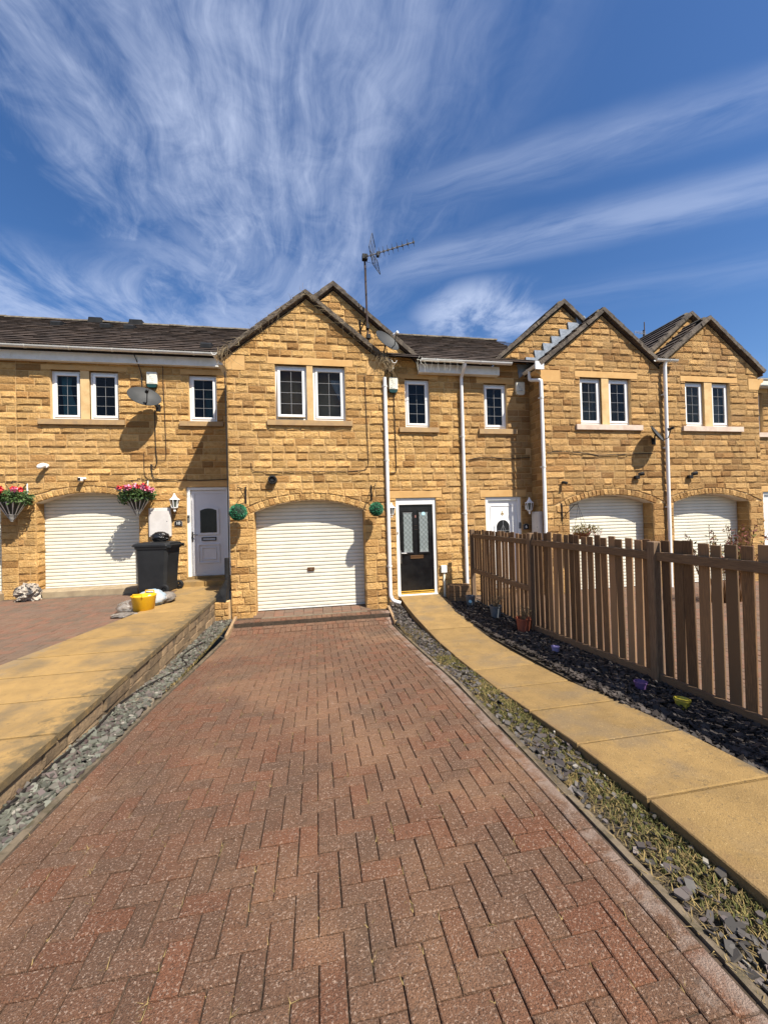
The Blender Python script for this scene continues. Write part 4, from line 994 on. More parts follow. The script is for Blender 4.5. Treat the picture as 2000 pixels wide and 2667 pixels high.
# concrete threshold of garage 10 and the grating before it
# ------------------------------------------------------------------ our drive: block paving in 90-degree herringbone
XL, XR = -1.62, 1.43
def block_mesh():
    m = MB(); a, b, h, c = .0974, .0474, .05, .0045
    top = [(-a + c, -b + c, 0), (a - c, -b + c, 0), (a - c, b - c, 0), (-a + c, b - c, 0)]; mid = [(-a, -b, -c), (a, -b, -c), (a, b, -c), (-a, b, -c)]
    bot = [(x, y, -h) for x, y, _ in mid]
    m.add(top + mid + bot, [(0, 1, 2, 3)] + [(4 + i, 4 + (i + 1) % 4, (i + 1) % 4, i) for i in range(4)] + [(8 + i, 8 + (i + 1) % 4, 4 + (i + 1) % 4, 4 + i) for i in range(4)])
    return m
BM = block_mesh(); bme = bpy.data.meshes.new('paving_block'); bme.from_pydata(BM.v, [], BM.f); bme.materials.append(BLOCK)
def herring(x0, x1, y0, y1, ox=0.0, oy=0.0):
    """blocks of the pattern clipped to a rectangle: (cx, cy, lx, ly)"""
    out = []; i0, i1 = int((x0 - ox) / .1) - 3, int((x1 - ox) / .1) + 3; j0, j1 = int((y0 - oy) / .1) - 3, int((y1 - oy) / .1) + 3
    for i in range(i0, i1):
        for j in range(j0, j1):
            d = (i - j) % 4
            if d == 0: a, b, c, e = i, i + 2, j, j + 1
            elif d == 2: a, b, c, e = i, i + 1, j - 1, j + 1
            else: continue
            a = max(x0, ox + a * .1); b = min(x1, ox + b * .1); c = max(y0, oy + c * .1); e = min(y1, oy + e * .1)
            if b - a > .022 and e - c > .022: out.append(((a + b) / 2, (c + e) / 2, b - a, e - c))
    return out
rb = random.Random(5)
blocks = herring(XL + .20, XR - .20, -.6, 7.55, -.03, .02)
for X in (XL + .05, XL + .15, XR - .05, XR - .15):
    y = -.6 + rb.uniform(0, .1)
    while y < 7.5: blocks.append((X, y + .1, .1, .2)); y += .2
drive = struct(sheet('driveway', SAND, XL - .02, XR + .02, zD, -.7, 7.60, 60, -.013))
def block_M(cx, cy, lx, ly, T, rnd, extra=0.0, amp=1.0):
    z = interp(T, cy) + extra + rnd.uniform(-.003, .003) * amp
    rot = 0.0
    if ly > lx: rot = pi / 2; sx, sy = ly / .2, lx / .1
    else: sx, sy = lx / .2, ly / .1
    tilt = Matrix.Rotation(atan(slope(T, cy)) + rnd.uniform(-.008, .008) * amp, 4, 'X') @ Matrix.Rotation(rnd.uniform(-.010, .010) * amp, 4, 'Y')
    return Matrix.Translation((cx + rnd.uniform(-.0015, .0015), cy + rnd.uniform(-.0015, .0015), z)) @ tilt @ Matrix.Rotation(rot + rnd.uniform(-.008, .008), 4, 'Z') @ Matrix.Diagonal((sx, sy, 1, 1))
def bulk(items, T, rnd, name, mat_, parent, extra=0.0):
    V = np.array([(*p, 1.0) for p in BM.v]); vs = []; fs = []; o = 0
    for it in items:
        Mx = np.array(block_M(*it, T, rnd, extra)); vs.append((V @ Mx.T)[:, :3]); fs += [tuple(i + o for i in f) for f in BM.f]; o += len(BM.v)
    m = MB(); m.v = [tuple(p) for p in np.concatenate(vs)]; m.f = fs
    ob = m.build(name, mat_, parent, fix=False); ob['kind'] = 'stuff'; return ob
vis = [b for b in blocks if b[1] > 1.02 and abs(b[0] - .17 * b[1]) < b[1] * 1.02 + .1]
vis.sort(key=lambda b: -(b[2] * b[3]) / (b[1] ** 2 + 2.9)); near = set(vis[:300])
for b in near: inst(bme, 'paving_block', drive, block_M(*b, zD, rb))
bulk([b for b in blocks if b not in near], zD, rb, 'far_paving', BLOCK, drive)
# ramp course, raised header course, drain grating and garage apron
zA = [(7.45, -.435), (7.60, -.418), (7.86, -.345)]
it = [(-1.57 + .1 * k, 7.63, .1, .16) for k in range(31)] + [(-1.56 + .2 * k + (.1 if r_ else 0), 7.76 + .1 * r_, .2, .1) for r_ in (0,) for k in range(16)]
bulk(it, zA, rb, 'ramp_paving', BLOCK, drive)
zH = [(7.8, -.288), (8.1, -.282)]
for k in range(31): inst(bme, 'header_block', drive, block_M(-1.58 + .1 * k, 7.97, .1, .2, zH, rb, .0, 2.0))
struct(MB().box(-1.64, 1.50, 7.86, 8.62, -.6, -.30).build('garage_apron', SAND, None))
m = MB()
for k in range(96): m.box(-1.10 + .022 * k, -1.10 + .022 * k + .012, 8.075, 8.12, -.292, -.278)
m.box(-1.12, 1.02, 8.06, 8.075, -.30, -.276); m.box(-1.12, 1.02, 8.12, 8.135, -.30, -.276)
tag(m.build('drain_grating', CONC, None), 'pale slotted drain channel along the foot of the garage door with lock handle', 'drain')
bulk([(-1.2 + .2 * k, 8.19 + .1 * j, .2, .1) for k in range(12) for j in range(4)], [(8.1, -.275), (8.6, -.235)], rb, 'apron_paving', BLOCKD, drive)
# concrete edging and timber boards at the house end
for X, nm in ((XL - .045, 'left'), (XR + .045, 'right')):
    m = MB(); n = 9; y = -.6
    e = struct(sheet('kerb', KERBM, X - .025, X + .025, zD, -.6, 7.5, 40, -.03))
    while y < 7.3:
        L = .91; q = MB(); z0, z1 = interp(zD, y), interp(zD, min(y + L, 7.45)); j = rb.uniform(-.008, .008)
        q.add([(X - .025 + j, y, z0 - .1), (X + .025 + j, y, z0 - .1), (X + .025 - j, y + L - .006, z1 - .1), (X - .025 - j, y + L - .006, z1 - .1),
               (X - .022 + j, y, z0 - .002 + j), (X + .022 + j, y, z0 - .002 - j), (X + .022 - j, y + L - .006, z1 - .002), (X - .022 - j, y + L - .006, z1 + .002)],
              [(0, 3, 2, 1), (4, 5, 6, 7), (0, 1, 5, 4), (1, 2, 6, 5), (2, 3, 7, 6), (3, 0, 4, 7)])
        q.build('kerb_stone', KERBM, e); y += L
tag(MB().add([(-1.66, 7.35, -.5), (-1.61, 7.35, -.5), (-1.61, 8.22, -.5), (-1.66, 8.22, -.5), (-1.66, 7.35, -.36), (-1.61, 7.35, -.36), (-1.61, 8.22, -.235), (-1.66, 8.22, -.235)],
    [(0, 3, 2, 1), (4, 5, 6, 7), (0, 1, 5, 4), (1, 2, 6, 5), (2, 3, 7, 6), (3, 0, 4, 7)]).build('edging_board', KERBT, None), 'pale timber edging board by the black drainpipe', 'board')
tag(MB().add([(1.47, 7.45, -.5), (1.52, 7.45, -.5), (1.52, 8.22, -.5), (1.47, 8.22, -.5), (1.47, 7.45, -.36), (1.52, 7.45, -.36), (1.52, 8.22, -.22), (1.47, 8.22, -.22)],
    [(0, 3, 2, 1), (4, 5, 6, 7), (0, 1, 5, 4), (1, 2, 6, 5), (2, 3, 7, 6), (3, 0, 4, 7)]).build('edging_board', KERBT, None), 'pale timber edging board by the curved foot of the white downpipe', 'board')

# ------------------------------------------------------------------ neighbours' drives
lx1 = lambda y: interp([(0, -4.6), (3.5, -3.85), (5.2, -3.5), (7.3, -3.02), (9.9, -3.0)], y)
ld = struct(sheet('driveway', SAND, -9.5, lx1, zL, -1, 9.9, 30, -.013))
Lb = [b for b in herring(-9.3, -3.0, 3.2, 9.55) if b[0] < lx1(b[1]) - .02]
bulk(Lb, zL, rb, 'paving', BLOCKD, ld)
rd = struct(sheet('driveway', SAND, 3.50, 12.5, zR, -1, 8.9, 30, -.013))
bulk([b for b in herring(3.56, 11.5, 1.2, 8.4)], zR, rb, 'paving', BLOCKD, rd)
struct(on(FL, MB().cbox(-6.16, -3.98, -.22, .4, -.1, .262, .012)).build('garage_threshold', THRESH, None)); struct(on(FL, MB().cbox(-8.9, -6.72, -.22, .4, -.1, .262, .012)).build('garage_threshold', THRESH, None))
m = MB()
for k in range(92): m.box(-6.05 + .022 * k, -6.05 + .022 * k + .012, 9.47, 9.515, .115, .135)
m.box(-6.06, -4.02, 9.455, 9.47, .1, .137); m.box(-6.06, -4.02, 9.515, 9.53, .1, .137)
tag(m.build('drain_grating', CONC, None), 'pale slotted drain channel by the torn sack', 'drain')

# ------------------------------------------------------------------ path to number 10 and its retaining wall
XWf = -2.0
lp = struct(sheet('footpath', SAND, lx1, -1.98, zT, -.6, 9.35, 40, -.045))
def slabs(base, edges, xa, xb, T, mat_, th=.045, gap=.010, rnd=rb):
    for a, b in zip(edges, edges[1:]):
        q = MB(); n = 4; vs = []
        A0, B0 = a + gap / 2, b - gap / 2; j0, j1 = rnd.uniform(-.004, .004), rnd.uniform(-.004, .004)
        pts = [(xa(A0) + j0, A0), (xb(A0), A0 + rnd.uniform(-.006, .006)), (xb(B0), B0), (xa(B0) + j1, B0 + rnd.uniform(-.006, .006))]
        c = .006
        cx = sum(p[0] for p in pts) / 4; cy = sum(p[1] for p in pts) / 4
        t = [(x + (c if x < cx else -c), y + (c if y < cy else -c), interp(T, y)) for x, y in pts]; mdl = [(x, y, interp(T, y) - c) for x, y in pts]; bt = [(x, y, interp(T, y) - th) for x, y in pts]
        q.add(t + mdl + bt, [(0, 1, 2, 3)] + [(4 + i, 4 + (i + 1) % 4, (i + 1) % 4, i) for i in range(4)] + [(8 + i, 8 + (i + 1) % 4, 4 + (i + 1) % 4, 4 + i) for i in range(4)])
        q.build('paving_slab', mat_, base)
ed = [-.6, .1, .8, 1.5, 2.15, 2.75, 3.35, 3.98, 4.60, 5.2, 5.85, 6.5, 7.15, 7.8, 8.5, 9.32]
slabs(lp, ed, lambda y: lx1(y) + .015, lambda y: XWf + .03, zT, SLABL, .06, .030)
struct(MB().box(-3.02, -1.70, 9.30, 9.78, .1, .345).build('doorstep', SLABL, None)); struct(on(FL, MB().cbox(-3.0, -2.02, -.03, .12, .30, .40, .006)).build('door_threshold', SLABL, None))
rw = thing('retaining_wall', 'low stained stone retaining wall under the sloping buff path', 'wall', (XWf, 4, -.3))
FW = Frame((XWf, 0, 0), pi / 2)
MB().add([tuple(FW.p(y, interp(zT, y) - .06, -.03)) for y in ed] + [tuple(FW.p(y, -.5, -.03)) for y in ed], [(i, i + 1, len(ed) + i + 1, len(ed) + i) for i in range(len(ed) - 1)]).build('core', MATS['dry_soil'], rw, fix=False)
for r_ in range(3):
    y = 0.2 + rb.uniform(0, .3)
    while y < 8.0:
        w = rb.uniform(.28, .52); e = min(y + w, 8.03)
        za = lambda q: interp(zT, q) - .062 - .125 * (r_ + 1); zb = lambda q: interp(zT, q) - .064 - .125 * r_
        if za((y + e) / 2) + .08 > interp(zW, (y + e) / 2) - .1:
            poly_stone(FW, [(y, za(y)), (e, za(e)), (e, zb(e)), (y, zb(y))], rb, out=.016 + rb.uniform(-.008, .012), back=.04, gap=.005).build('stone', WALLST, rw)
        y = e
# short return by the house and the black cover over the gully
FR = Frame((0, 8.05, 0)); hh = thing('gully_wall', 'short stone return wall beside the black drainpipe', 'wall', (-1.85, 8.05, -.3))
on(FR, MB().box(-2.0, -1.735, .02, .2, -.4, .10)).build('core', MORTAR, hh)
for r_ in range(3):
    z = -.31 + .135 * r_; cut = -1.86 + .05 * (r_ % 2) ; 
    for a, b in ((-2.0, cut), (cut, -1.735)): poly_stone(FR, [(a, z), (b, z), (b, z + .135), (a, z + .135)], rb, back=.03).build('stone', STONE, hh)
bm_ = MB().add([(-1.77, 8.24, .60), (-1.75, 8.10, .55), (-2.06, 8.10, .115), (-1.78, 8.03, .10), (-1.80, 8.27, .10), (-2.02, 8.28, .16), (-1.90, 8.07, .30), (-1.89, 8.22, .40)],
               [(0, 1, 7), (1, 6, 7), (1, 3, 6), (3, 2, 6), (6, 2, 7), (2, 5, 7), (7, 5, 0), (0, 4, 1), (4, 3, 1), (4, 5, 2), (4, 2, 3), (0, 5, 4)])
tag(bm_.build('plastic_cover', BLACK, None), 'black plastic sheet hanging over the gully at the wall end', 'cover')

# ------------------------------------------------------------------ path to number 8
pa = lambda y: interp([(-1, 1.83), (7.2, 1.83), (8.7, 1.85)], y); pb = lambda y: interp([(-1, 2.70), (7.4, 2.72), (8.0, 2.84), (8.7, 2.82)], y)
rp = struct(sheet('footpath', SAND, 1.835, 2.68, zP, -.6, 8.62, 60, -.03))
ed = [-.6, .05, .66, 1.30, 1.93, 2.54, 3.18, 3.80, 4.43, 5.06, 5.70, 6.35]
slabs(rp, ed, pa, pb, zP, SLAB, .09, .020)
m = MB(); n = 16      # the far stretch is one poured ramp
for i in range(n + 1):
    y = 6.36 + (8.66 - 6.36) * i / n; m.v += [(pa(y), y, interp(zP, y)), (pb(y), y, interp(zP, y)), (pa(y), y, interp(zP, y) - .12), (pb(y), y, interp(zP, y) - .12)]
m.f = [(4 * i, 4 * i + 1, 4 * i + 5, 4 * i + 4) for i in range(n)] + [(4 * i + 2, 4 * i, 4 * i + 4, 4 * i + 6) for i in range(n)] + [(4 * i + 1, 4 * i + 3, 4 * i + 7, 4 * i + 5) for i in range(n)] + [(0, 2, 3, 1)]
m.build('concrete_ramp', SLAB, rp)

# ------------------------------------------------------------------ beds of slate chippings
struct(sheet('chipping_bed', SOILD, XWf - .02, XL - .06, zW, -.6, 8.3, 40, -.02)); struct(sheet('chipping_bed', SOILD, XR + .06, 1.86, zB, -.6, 8.72, 40, -.02))
struct(sheet('chipping_bed', SOIL, 2.66, 3.52, zF, -.6, 8.72, 40, -.02))
rs = np.random.default_rng(3)
def chips(name, label, n, xa, xb, y0, y1, T, mat_, smin, smax, dens=None, lift=.0, tilt=.35):
    m_v = []; m_f = []; o = 0; made = 0
    while made < n:
        y = y0 + (y1 - y0) * rs.random() ** 1.25; a, b = xa(y), xb(y); x = a + (b - a) * rs.random()
        made += 1
        if dens and rs.random() > dens(x, y): continue
        s = smin + (smax - smin) * rs.random() ** 2; k = int(rs.integers(4, 7)); asp = rs.uniform(.45, .9); ang = rs.uniform(0, 6.283)
        th = rs.uniform(.004, .012); c, d = math.cos(ang), math.sin(ang); tx, ty = rs.normal(0, tilt, 2)
        z = interp(T, y) + lift + rs.uniform(0, .022)
        tt = np.sort(rs.uniform(0, 6.283 / k * .55, k) + np.arange(k) * 6.283 / k); rr = rs.uniform(.75, 1.05, k)
        px_, py_ = rr * np.cos(tt) * s, rr * np.sin(tt) * s * asp; X, Y = px_ * c - py_ * d, px_ * d + py_ * c
        for zz_ in (th, 0.0):
            for i in range(k): m_v.append((x + X[i], y + Y[i], z + zz_ + X[i] * tx + Y[i] * ty))
        m_f.append(tuple(o + i for i in range(k)))
        for i in range(k): m_f.append((o + i, o + k + i, o + k + (i + 1) % k, o + (i + 1) % k))
        o += 2 * k
    m = MB(); m.v = m_v; m.f = m_f
    return stuff(m.build(name, mat_, None, fix=False), label, 'chippings')
chips('slate_chippings', 'green and plum slate chippings along the retaining wall', 6800, lambda y: XWf + .02, lambda y: XL - .06, .6, 8.1, zW, SLATEG, .014, .045)
chips('slate_chippings', 'grey slate chippings between drive and buff path', 3600, lambda y: XR + .07, lambda y: 1.83, .5, 8.6, zB, SLATE, .014, .042,
      lambda x, y: max(.15, min(1, .55 - (x - 1.55) * 2.2 - sin(y * 3.7 + 1.3) * .5)) if y < 5.2 else 1.0)
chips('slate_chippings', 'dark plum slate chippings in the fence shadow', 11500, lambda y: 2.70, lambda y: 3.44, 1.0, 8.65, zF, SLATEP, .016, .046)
chips('pale_chippings', 'pale stones lying among the green slate chippings', 150, lambda y: XWf + .03, lambda y: XL - .08, 1.0, 8.0, zW, PALE, .010, .026, lift=.012)
chips('pale_chippings', 'pale pebbles lying among the grey slate chippings', 45, lambda y: XR + .08, lambda y: 1.82, 1.0, 8.0, zB, PALE, .008, .020, lift=.012)
def grass(name, label, n, xa, xb, y0, y1, T, mat_, hmin, hmax, dens=None, wdt=.004, flat=.5, lift=0.0):
    v = []; f = []
    for _ in range(n):
        y = rs.uniform(y0, y1); x = rs.uniform(xa(y), xb(y))
        if dens and rs.random() > dens(x, y): continue
        h = rs.uniform(hmin, hmax); a = rs.uniform(0, 6.283); le = rs.uniform(.1, flat) * h * 2; z = interp(T, y) + lift; dx, dy = math.cos(a), math.sin(a)
        o = len(v); w = wdt * rs.uniform(.6, 1.4)
        v += [(x - dy * w, y + dx * w, z), (x + dy * w, y - dx * w, z), (x + dx * le * .4 + dy * w * .7, y + dy * le * .4 - dx * w * .7, z + h * .65), (x + dx * le * .4 - dy * w * .7, y + dy * le * .4 + dx * w * .7, z + h * .65), (x + dx * le, y + dy * le, z + h)]
        f += [(o, o + 1, o + 2, o + 3), (o + 3, o + 2, o + 4)]
    m = MB(); m.v = v; m.f = f
    return stuff(m.build(name, mat_, None, fix=False), label, 'grass')
def pn(x, y): return sin(x * 9 + y * 2.1) * .5 + sin(y * 3.7 + 1.3) * .5 + sin(y * 7.9 + x * 5) * .3
patch = lambda x, y: max(0, min(1, (x - 1.50) * 4.5 + pn(x, y) * .45)) * (1 if y < 5.2 else .35)
grass('short_grass', 'short green grass and moss creeping along the buff path edge', 26000, lambda y: XR + .08, lambda y: 1.86, .9, 7.4, zB, GRASS, .008, .028, patch, .0035, .8)
grass('dry_grass', 'dry straw grass among the chippings beside the drive', 18000, lambda y: XR + .03, lambda y: 1.86, .9, 7.2, zB, STRAW, .008, .030, lambda x, y: max(.12, min(1, .45 + pn(x + 1, y * 1.3 + 2) * .5)), .0022, 1.4)
grass('dry_grass', 'sparse dry weeds in the chippings under the retaining wall', 4500, lambda y: XWf + .05, lambda y: XL - .02, 4.6, 7.6, zW, STRAW, .008, .03, None, .0025, 1.2)
grass('short_grass', 'thin green moss among the chippings under the retaining wall', 2500, lambda y: XWf + .10, lambda y: XL - .02, 4.9, 7.2, zW, GRASS, .006, .02, None, .003, 1.0)
# weeds in the joints of the drive
v = MB(); jr = random.Random(11)
for _ in range(900):
    b = blocks[jr.randrange(len(blocks))]
    if b[1] < 1.0: continue
    x = b[0] + b[2] / 2 * jr.choice((-1, 1)); y = b[1] + jr.uniform(-.5, .5) * b[3]; z = interp(zD, y) - .008
    for _k in range(jr.randint(2, 7)):
        a = jr.uniform(0, 6.28); L = jr.uniform(.012, .045); h = jr.uniform(.006, .02); w = .0016; dx, dy = cos(a), sin(a)
        v.add([(x - dy * w, y + dx * w, z), (x + dy * w, y - dx * w, z), (x + dx * L, y + dy * L, z + h)], [(0, 1, 2)])
stuff(v.build('joint_weeds', STRAW, None, fix=False), 'tiny straw-coloured weeds in the joints of the paving', 'weeds')
# ------------------------------------------------------------------ picket fence
fe = thing('picket_fence', 'brown timber picket fence with flat-topped pales beside the dark chippings', 'fence', (3.45, 4.8, -.2))
rf = random.Random(21)
posts = [8.17, 5.78, 3.45, 1.12]
def plank(x0, x1, y0, y1, z0, z1, c=.004): return MB().cbox(x0, x1, y0, y1, z0, z1, c)
for i, y in enumerate(posts):
    p = plank(3.385, 3.475, y - .045, y + .045, interp(zF, y) - .3, 1.365 + rf.uniform(-.01, .01), .006); p.build('post', WOODG if i else WOODG, fe)
pk = plank(0, .018, -.049, .049, 0, 1, .003); pme = bpy.data.meshes.new('picket'); pme.from_pydata(pk.v, [], pk.f); pme.materials.append(WOOD)
for a, b, lower in ((posts[1], posts[0], .45), (posts[2], posts[1], None), (posts[3], posts[2], None)):
    n = 18; L = b - a - .10; y = a + .05
    for k in range(n):
        yc = a + .05 + L * (k + .5) / n; z0 = interp(zF, yc) + .035 + rf.uniform(-.01, .01); z1 = 1.385 + rf.uniform(-.022, .014) - (.03 if a > 5 else 0)
        if lower and k in (16, 17): z0 = .44
        M_ = Matrix.Translation((3.452 + rf.uniform(-.002, .002), yc + rf.uniform(-.006, .006), z0)) @ Matrix.Rotation(rf.uniform(-.012, .012), 4, 'X') @ Matrix.Diagonal((1, rf.uniform(.93, 1.03), z1 - z0, 1))
        inst(pme, 'picket', fe, M_)
    m = plank(3.408, 3.448, a + .02, b - .02, 1.175, 1.265, .005); m.build('rail', WOODH, fe)
    if lower: plank(3.408, 3.448, a + .02, b - .02, lower - .045, lower + .045, .005).build('rail', WOODH, fe)
    gz = lambda q: interp(zF, q)
    m = MB().add([(3.405, a, gz(a) - .05), (3.445, a, gz(a) - .05), (3.445, b, gz(b) - .05), (3.405, b, gz(b) - .05), (3.405, a, gz(a) + .10), (3.445, a, gz(a) + .10), (3.445, b, gz(b) + .10), (3.405, b, gz(b) + .10)],
                 [(0, 3, 2, 1), (4, 5, 6, 7), (0, 1, 5, 4), (1, 2, 6, 5), (2, 3, 7, 6), (3, 0, 4, 7)])
    if not lower: m.build('gravel_board', WOODH, fe)
# ------------------------------------------------------------------ fittings on the walls
ro = random.Random(77)
def aim(n, up=(0, 0, 1)):
    z = Vector(n).normalized(); x = Vector(up).cross(z).normalized(); y = z.cross(x)
    return Matrix((x, y, z)).transposed().to_4x4()
def dish(label, c, a, b, wall, n=(.47, -.73, .5), lnbmat=None):
    t = thing('satellite_dish', label, 'satellite dish', c, 'satellite dishes on the walls')
    A = aim(n); c = Vector(c); T_ = Matrix.Translation(c) @ A @ Matrix.Diagonal((a, b, 1, 1))
    prof = [(r / 8, .10 * (r / 8) ** 2 * max(a, b) * 2 - .02) for r in range(9)]
    m = MB().lathe(prof, 28); m.lathe([(p, q - .006) for p, q in prof][::-1], 28); m.lathe([(1.0, prof[-1][1] - .006), (1.012, prof[-1][1]), (1.0, prof[-1][1] + .003)], 28)
    m.xf(T_).build('reflector', DISHG, t, smooth=True)
    bot = (T_ @ Vector((0, -.86, .02))); up = (A @ Vector((0, 1, 0, 0))).xyz; nn = Vector(n).normalized()
    tip = c + nn * .30 - up * b * .30
    MB().tube([bot, bot + nn * .12 - up * .02, tip], .010, 8).build('feed_arm', BLACK, t)
    M2 = Matrix.Translation(tip) @ aim(c - tip)
    MB().lathe([(0, -.05), (.03, -.05), (.03, 0), (.024, .01), (.036, .05), (.036, .07), (0, .07)], 12, M=None).xf(M2).build('receiver', lnbmat or BLACK, t)
    w = Vector(wall)
    m = MB().tube([c - nn * .03, w + (c - w) * .25, w], .016, 8); m.box(w.x - .05, w.x + .05, w.y - .012, w.y + .004, w.z - .08, w.z + .08)
    m.build('wall_bracket', BLACK, t); return t
dish('grey oval satellite dish casting a large shadow beside the pair of windows', (-3.70, 9.36, 4.50), .33, .27, (-3.55, 9.745, 4.38))
dish('grey satellite dish at the foot of the gable under the television aerial', (1.62, 8.25, 5.53), .31, .28, (1.56, 8.48, 5.22), lnbmat=UPVC)
dish('grey satellite dish seen edge-on between the two gables by the downpipe', (8.02, 7.88, 3.48), .26, .23, (8.16, 8.10, 3.36))
def alarm(label, fr, u0, u1, z0, z1, base=True, marks='squares'):
    o = fr.p((u0 + u1) / 2, z0, 0); t = thing('alarm_box', label, 'alarm box', o, 'burglar alarm boxes')
    zb = z0 + (z1 - z0) * .2
    on(fr, MB().cbox(u0, u1, -.085, -.012, zb, z1, .012)).build('cover', ALARM, t)
    on(fr, MB().prism([(u0 + .004, zb - .001), (u1 - .004, zb - .001), (u1 - .02, z0 + .012), (u1 - .06, z0), (u0 + .06, z0), (u0 + .02, z0 + .012)], -.08, -.012, 'y')).build('strobe_base', ALGRN if base else ALARM, t)
    m = MB(); w = u1 - u0
    if marks == 'squares':
        for k in range(3):
            a = u0 + w * (.12 + .2 * k); z = z1 - .05 - .055 * k
            for e in rail4(a, a + .038, z - .05, z, .005, -.0875, -.0855, .0008).v[:0]: pass
            m.join(rail4(a, a + .038, z - .05, z, .005, -.0872, -.0852, .0006))
        for k in range(5): m.box(u0 + w * (.25 + .09 * k), u0 + w * (.31 + .09 * k), -.0872, -.0852, zb + .025, zb + .038)
    else:
        for k in range(4):
            a = u0 + w * (.15 + .15 * (k % 3)); z = z1 - .03 - .055 * k
            m.join(rail4(a, a + .05, z - .045, z, .006, -.0872, -.0852, .0006))
        for k in range(5): m.box(u0 + w * (.2 + .1 * k), u0 + w * (.26 + .1 * k), -.0872, -.0852, zb + .018, zb + .03)
    on(fr, m).build('printed_logo', INK, t); return t
alarm('cream alarm box with three printed squares beside the grey oval dish', FL, -3.775, -3.55, 4.84, 5.20)
alarm('cream alarm box with dark green base beside the leaning dish cables', F8, 1.72, 1.93, 4.54, 4.89, marks='mesh')
alarm('plain cream alarm box half in shade next to a gable roof', F8, 4.87, 5.10, 4.58, 4.89, base=False)
def lantern(label, p, h=.40):
    t = thing('wall_lantern', label, 'lamp', p, 'white wall lanterns'); x, y, z = p; s = h / .40
    Mx = Matrix.Translation((x, y, z)) @ Matrix.Diagonal((s, s, s, 1))
    MB().lathe([(.012, .415), (.022, .405), (.020, .385), (.028, .375), (.045, .34), (.075, .305), (.112, .285), (.115, .275), (.10, .272), (0, .272)], 6).xf(Mx).build('roof', UPVC, t)
    m = MB()
    for k in range(6):
        a = pi / 3 * k + pi / 6; m.tube([(.092 * cos(a), .092 * sin(a), .275), (.055 * cos(a), .055 * sin(a), .10)], .009, 5)
    m.lathe([(.058, .11), (.062, .10), (.05, .085), (.025, .07), (.022, .045), (.03, .035), (.018, .01), (0, .0)], 6)
    m.xf(Mx).build('cage', UPVC, t)
    MB().lathe([(.086, .273), (.05, .102)], 6).xf(Mx).build('glass_shade', FROST if False else mat_lamp, t)
    MB().cbox(x - .035, x + .035, y + .05, y + .145, z + .12, z + .22, .008).build('wall_mount', UPVC, t); return t
mat_lamp = mat('smoked_lamp_glass', (0.10, 0.115, 0.095), 0.15, spec=.6)
lantern('white six-sided lantern above the house number plaque', (-3.20, 9.60, 1.93), .42)
lantern('white lantern half hidden by the downpipe near the black front door', (1.685, 8.55, 1.66), .34)
lantern('white lantern in shade beside the door numbered 6', (5.07, 8.54, 1.66), .40)
def meter(label, fr, u0, u1, z0, z1, d=.10):
    t = thing('meter_box', label, 'meter box', fr.p((u0 + u1) / 2, z0, 0)); MT = mat('meter_box_white', (.60, .57, .54), .5, (.54, .51, .48), 6)
    on(fr, MB().cbox(u0, u1, -d, -.01, z0, z1, .012)).build('cabinet', MT, t); on(fr, MB().cbox(u0 + .03, u1 - .03, -d - .012, -d + .004, z0 + .035, z1 - .05, .005)).build('cabinet_door', MT, t)
    on(fr, MB().tube([(u1 - .075, -d - .016, (z0 + z1) / 2 + .02), (u1 - .075, -d - .008, (z0 + z1) / 2 + .02)], .009, 8)).build('lock', BLACK, t)
meter('large off-white meter cabinet above the wheelie bin', FL, -3.78, -3.31, 1.37, 2.04)
meter('off-white meter cabinet on the shaded side wall behind the fence', Frame((5.25, 0, 0), -pi / 2), -8.60, -8.26, .95, 1.72)
# plaques
def plaque(label, fr, u, z, w, h, txt, size):
    t = thing('number_plaque', label, 'plaque', fr.p(u, z, 0)); on(fr, MB().prism(arch_poly(u - w / 2, u + w / 2, z, z + h * .7, h * .3, 8), -.03, -.012, 'y')).build('plate', BLACK, t)
    m = MB().prism(arch_poly(u - w / 2 - .008, u + w / 2 + .008, z - .008, z + h * .7 + .004, h * .3, 8), -.022, -.012, 'y'); on(fr, m).build('rim', LEADC, t)
    number(txt, fr, u, z + h * .2, size, .032, WHITEN, t)
plaque('small black arched plaque with white number 10', FL, -3.17, 1.62, .155, .115, '10', .095)
plaque('small dark plaque with white 6 beside the white lantern', F8, 5.05, 1.30, .13, .13, '6', .11)
# cameras, floodlights, flue
t = thing('security_camera', 'white rounded security camera on the wall above the red flower basket', 'camera', (-5.90, 9.70, 3.0))
MB().lathe([(0, 0), (.045, 0), (.05, .03), (.05, .06), (0, .06)], 14).xf(Matrix.Translation((-5.86, 9.75, 3.03)) @ aim((0, -1, 0))).build('base', UPVC, t)
MB().lathe([(0, -.07), (.04, -.06), (.055, -.02), (.055, .05), (.035, .09), (0, .10)], 14).xf(Matrix.Translation((-5.89, 9.63, 3.02)) @ aim((-.5, -.6, -.5))).build('housing', UPVC, t, smooth=True)
t = thing('security_camera', 'white square security camera over the crown of the arch', 'camera', (-5.14, 9.70, 2.68))
MB().cbox(-5.185, -5.11, 9.60, 9.70, 2.67, 2.76, .012).build('housing', UPVC, t); MB().tube([(-5.10, 9.74, 2.74), (-5.12, 9.66, 2.735)], .028, 10).build('mount', UPVC, t); MB().cbox(-5.183, -5.125, 9.594, 9.602, 2.682, 2.748, .003).build('lens_window', BLACK, t)
t = thing('flue_terminal', 'round black flue terminal over the garage arch between the topiary balls', 'vent', (-.86, 8.28, 2.43)); A = Matrix.Translation((-.86, 8.29, 2.52)) @ aim((0, -1, 0))
MB().lathe([(.09, 0), (.09, .10), (.08, .115), (.06, .115), (.058, .02)], 24).xf(A).build('collar', BLACK, t, smooth=False); MB().lathe([(.04, .02), (.04, .09), (0, .09)], 18).xf(A).build('inner_pipe', BLACK, t)
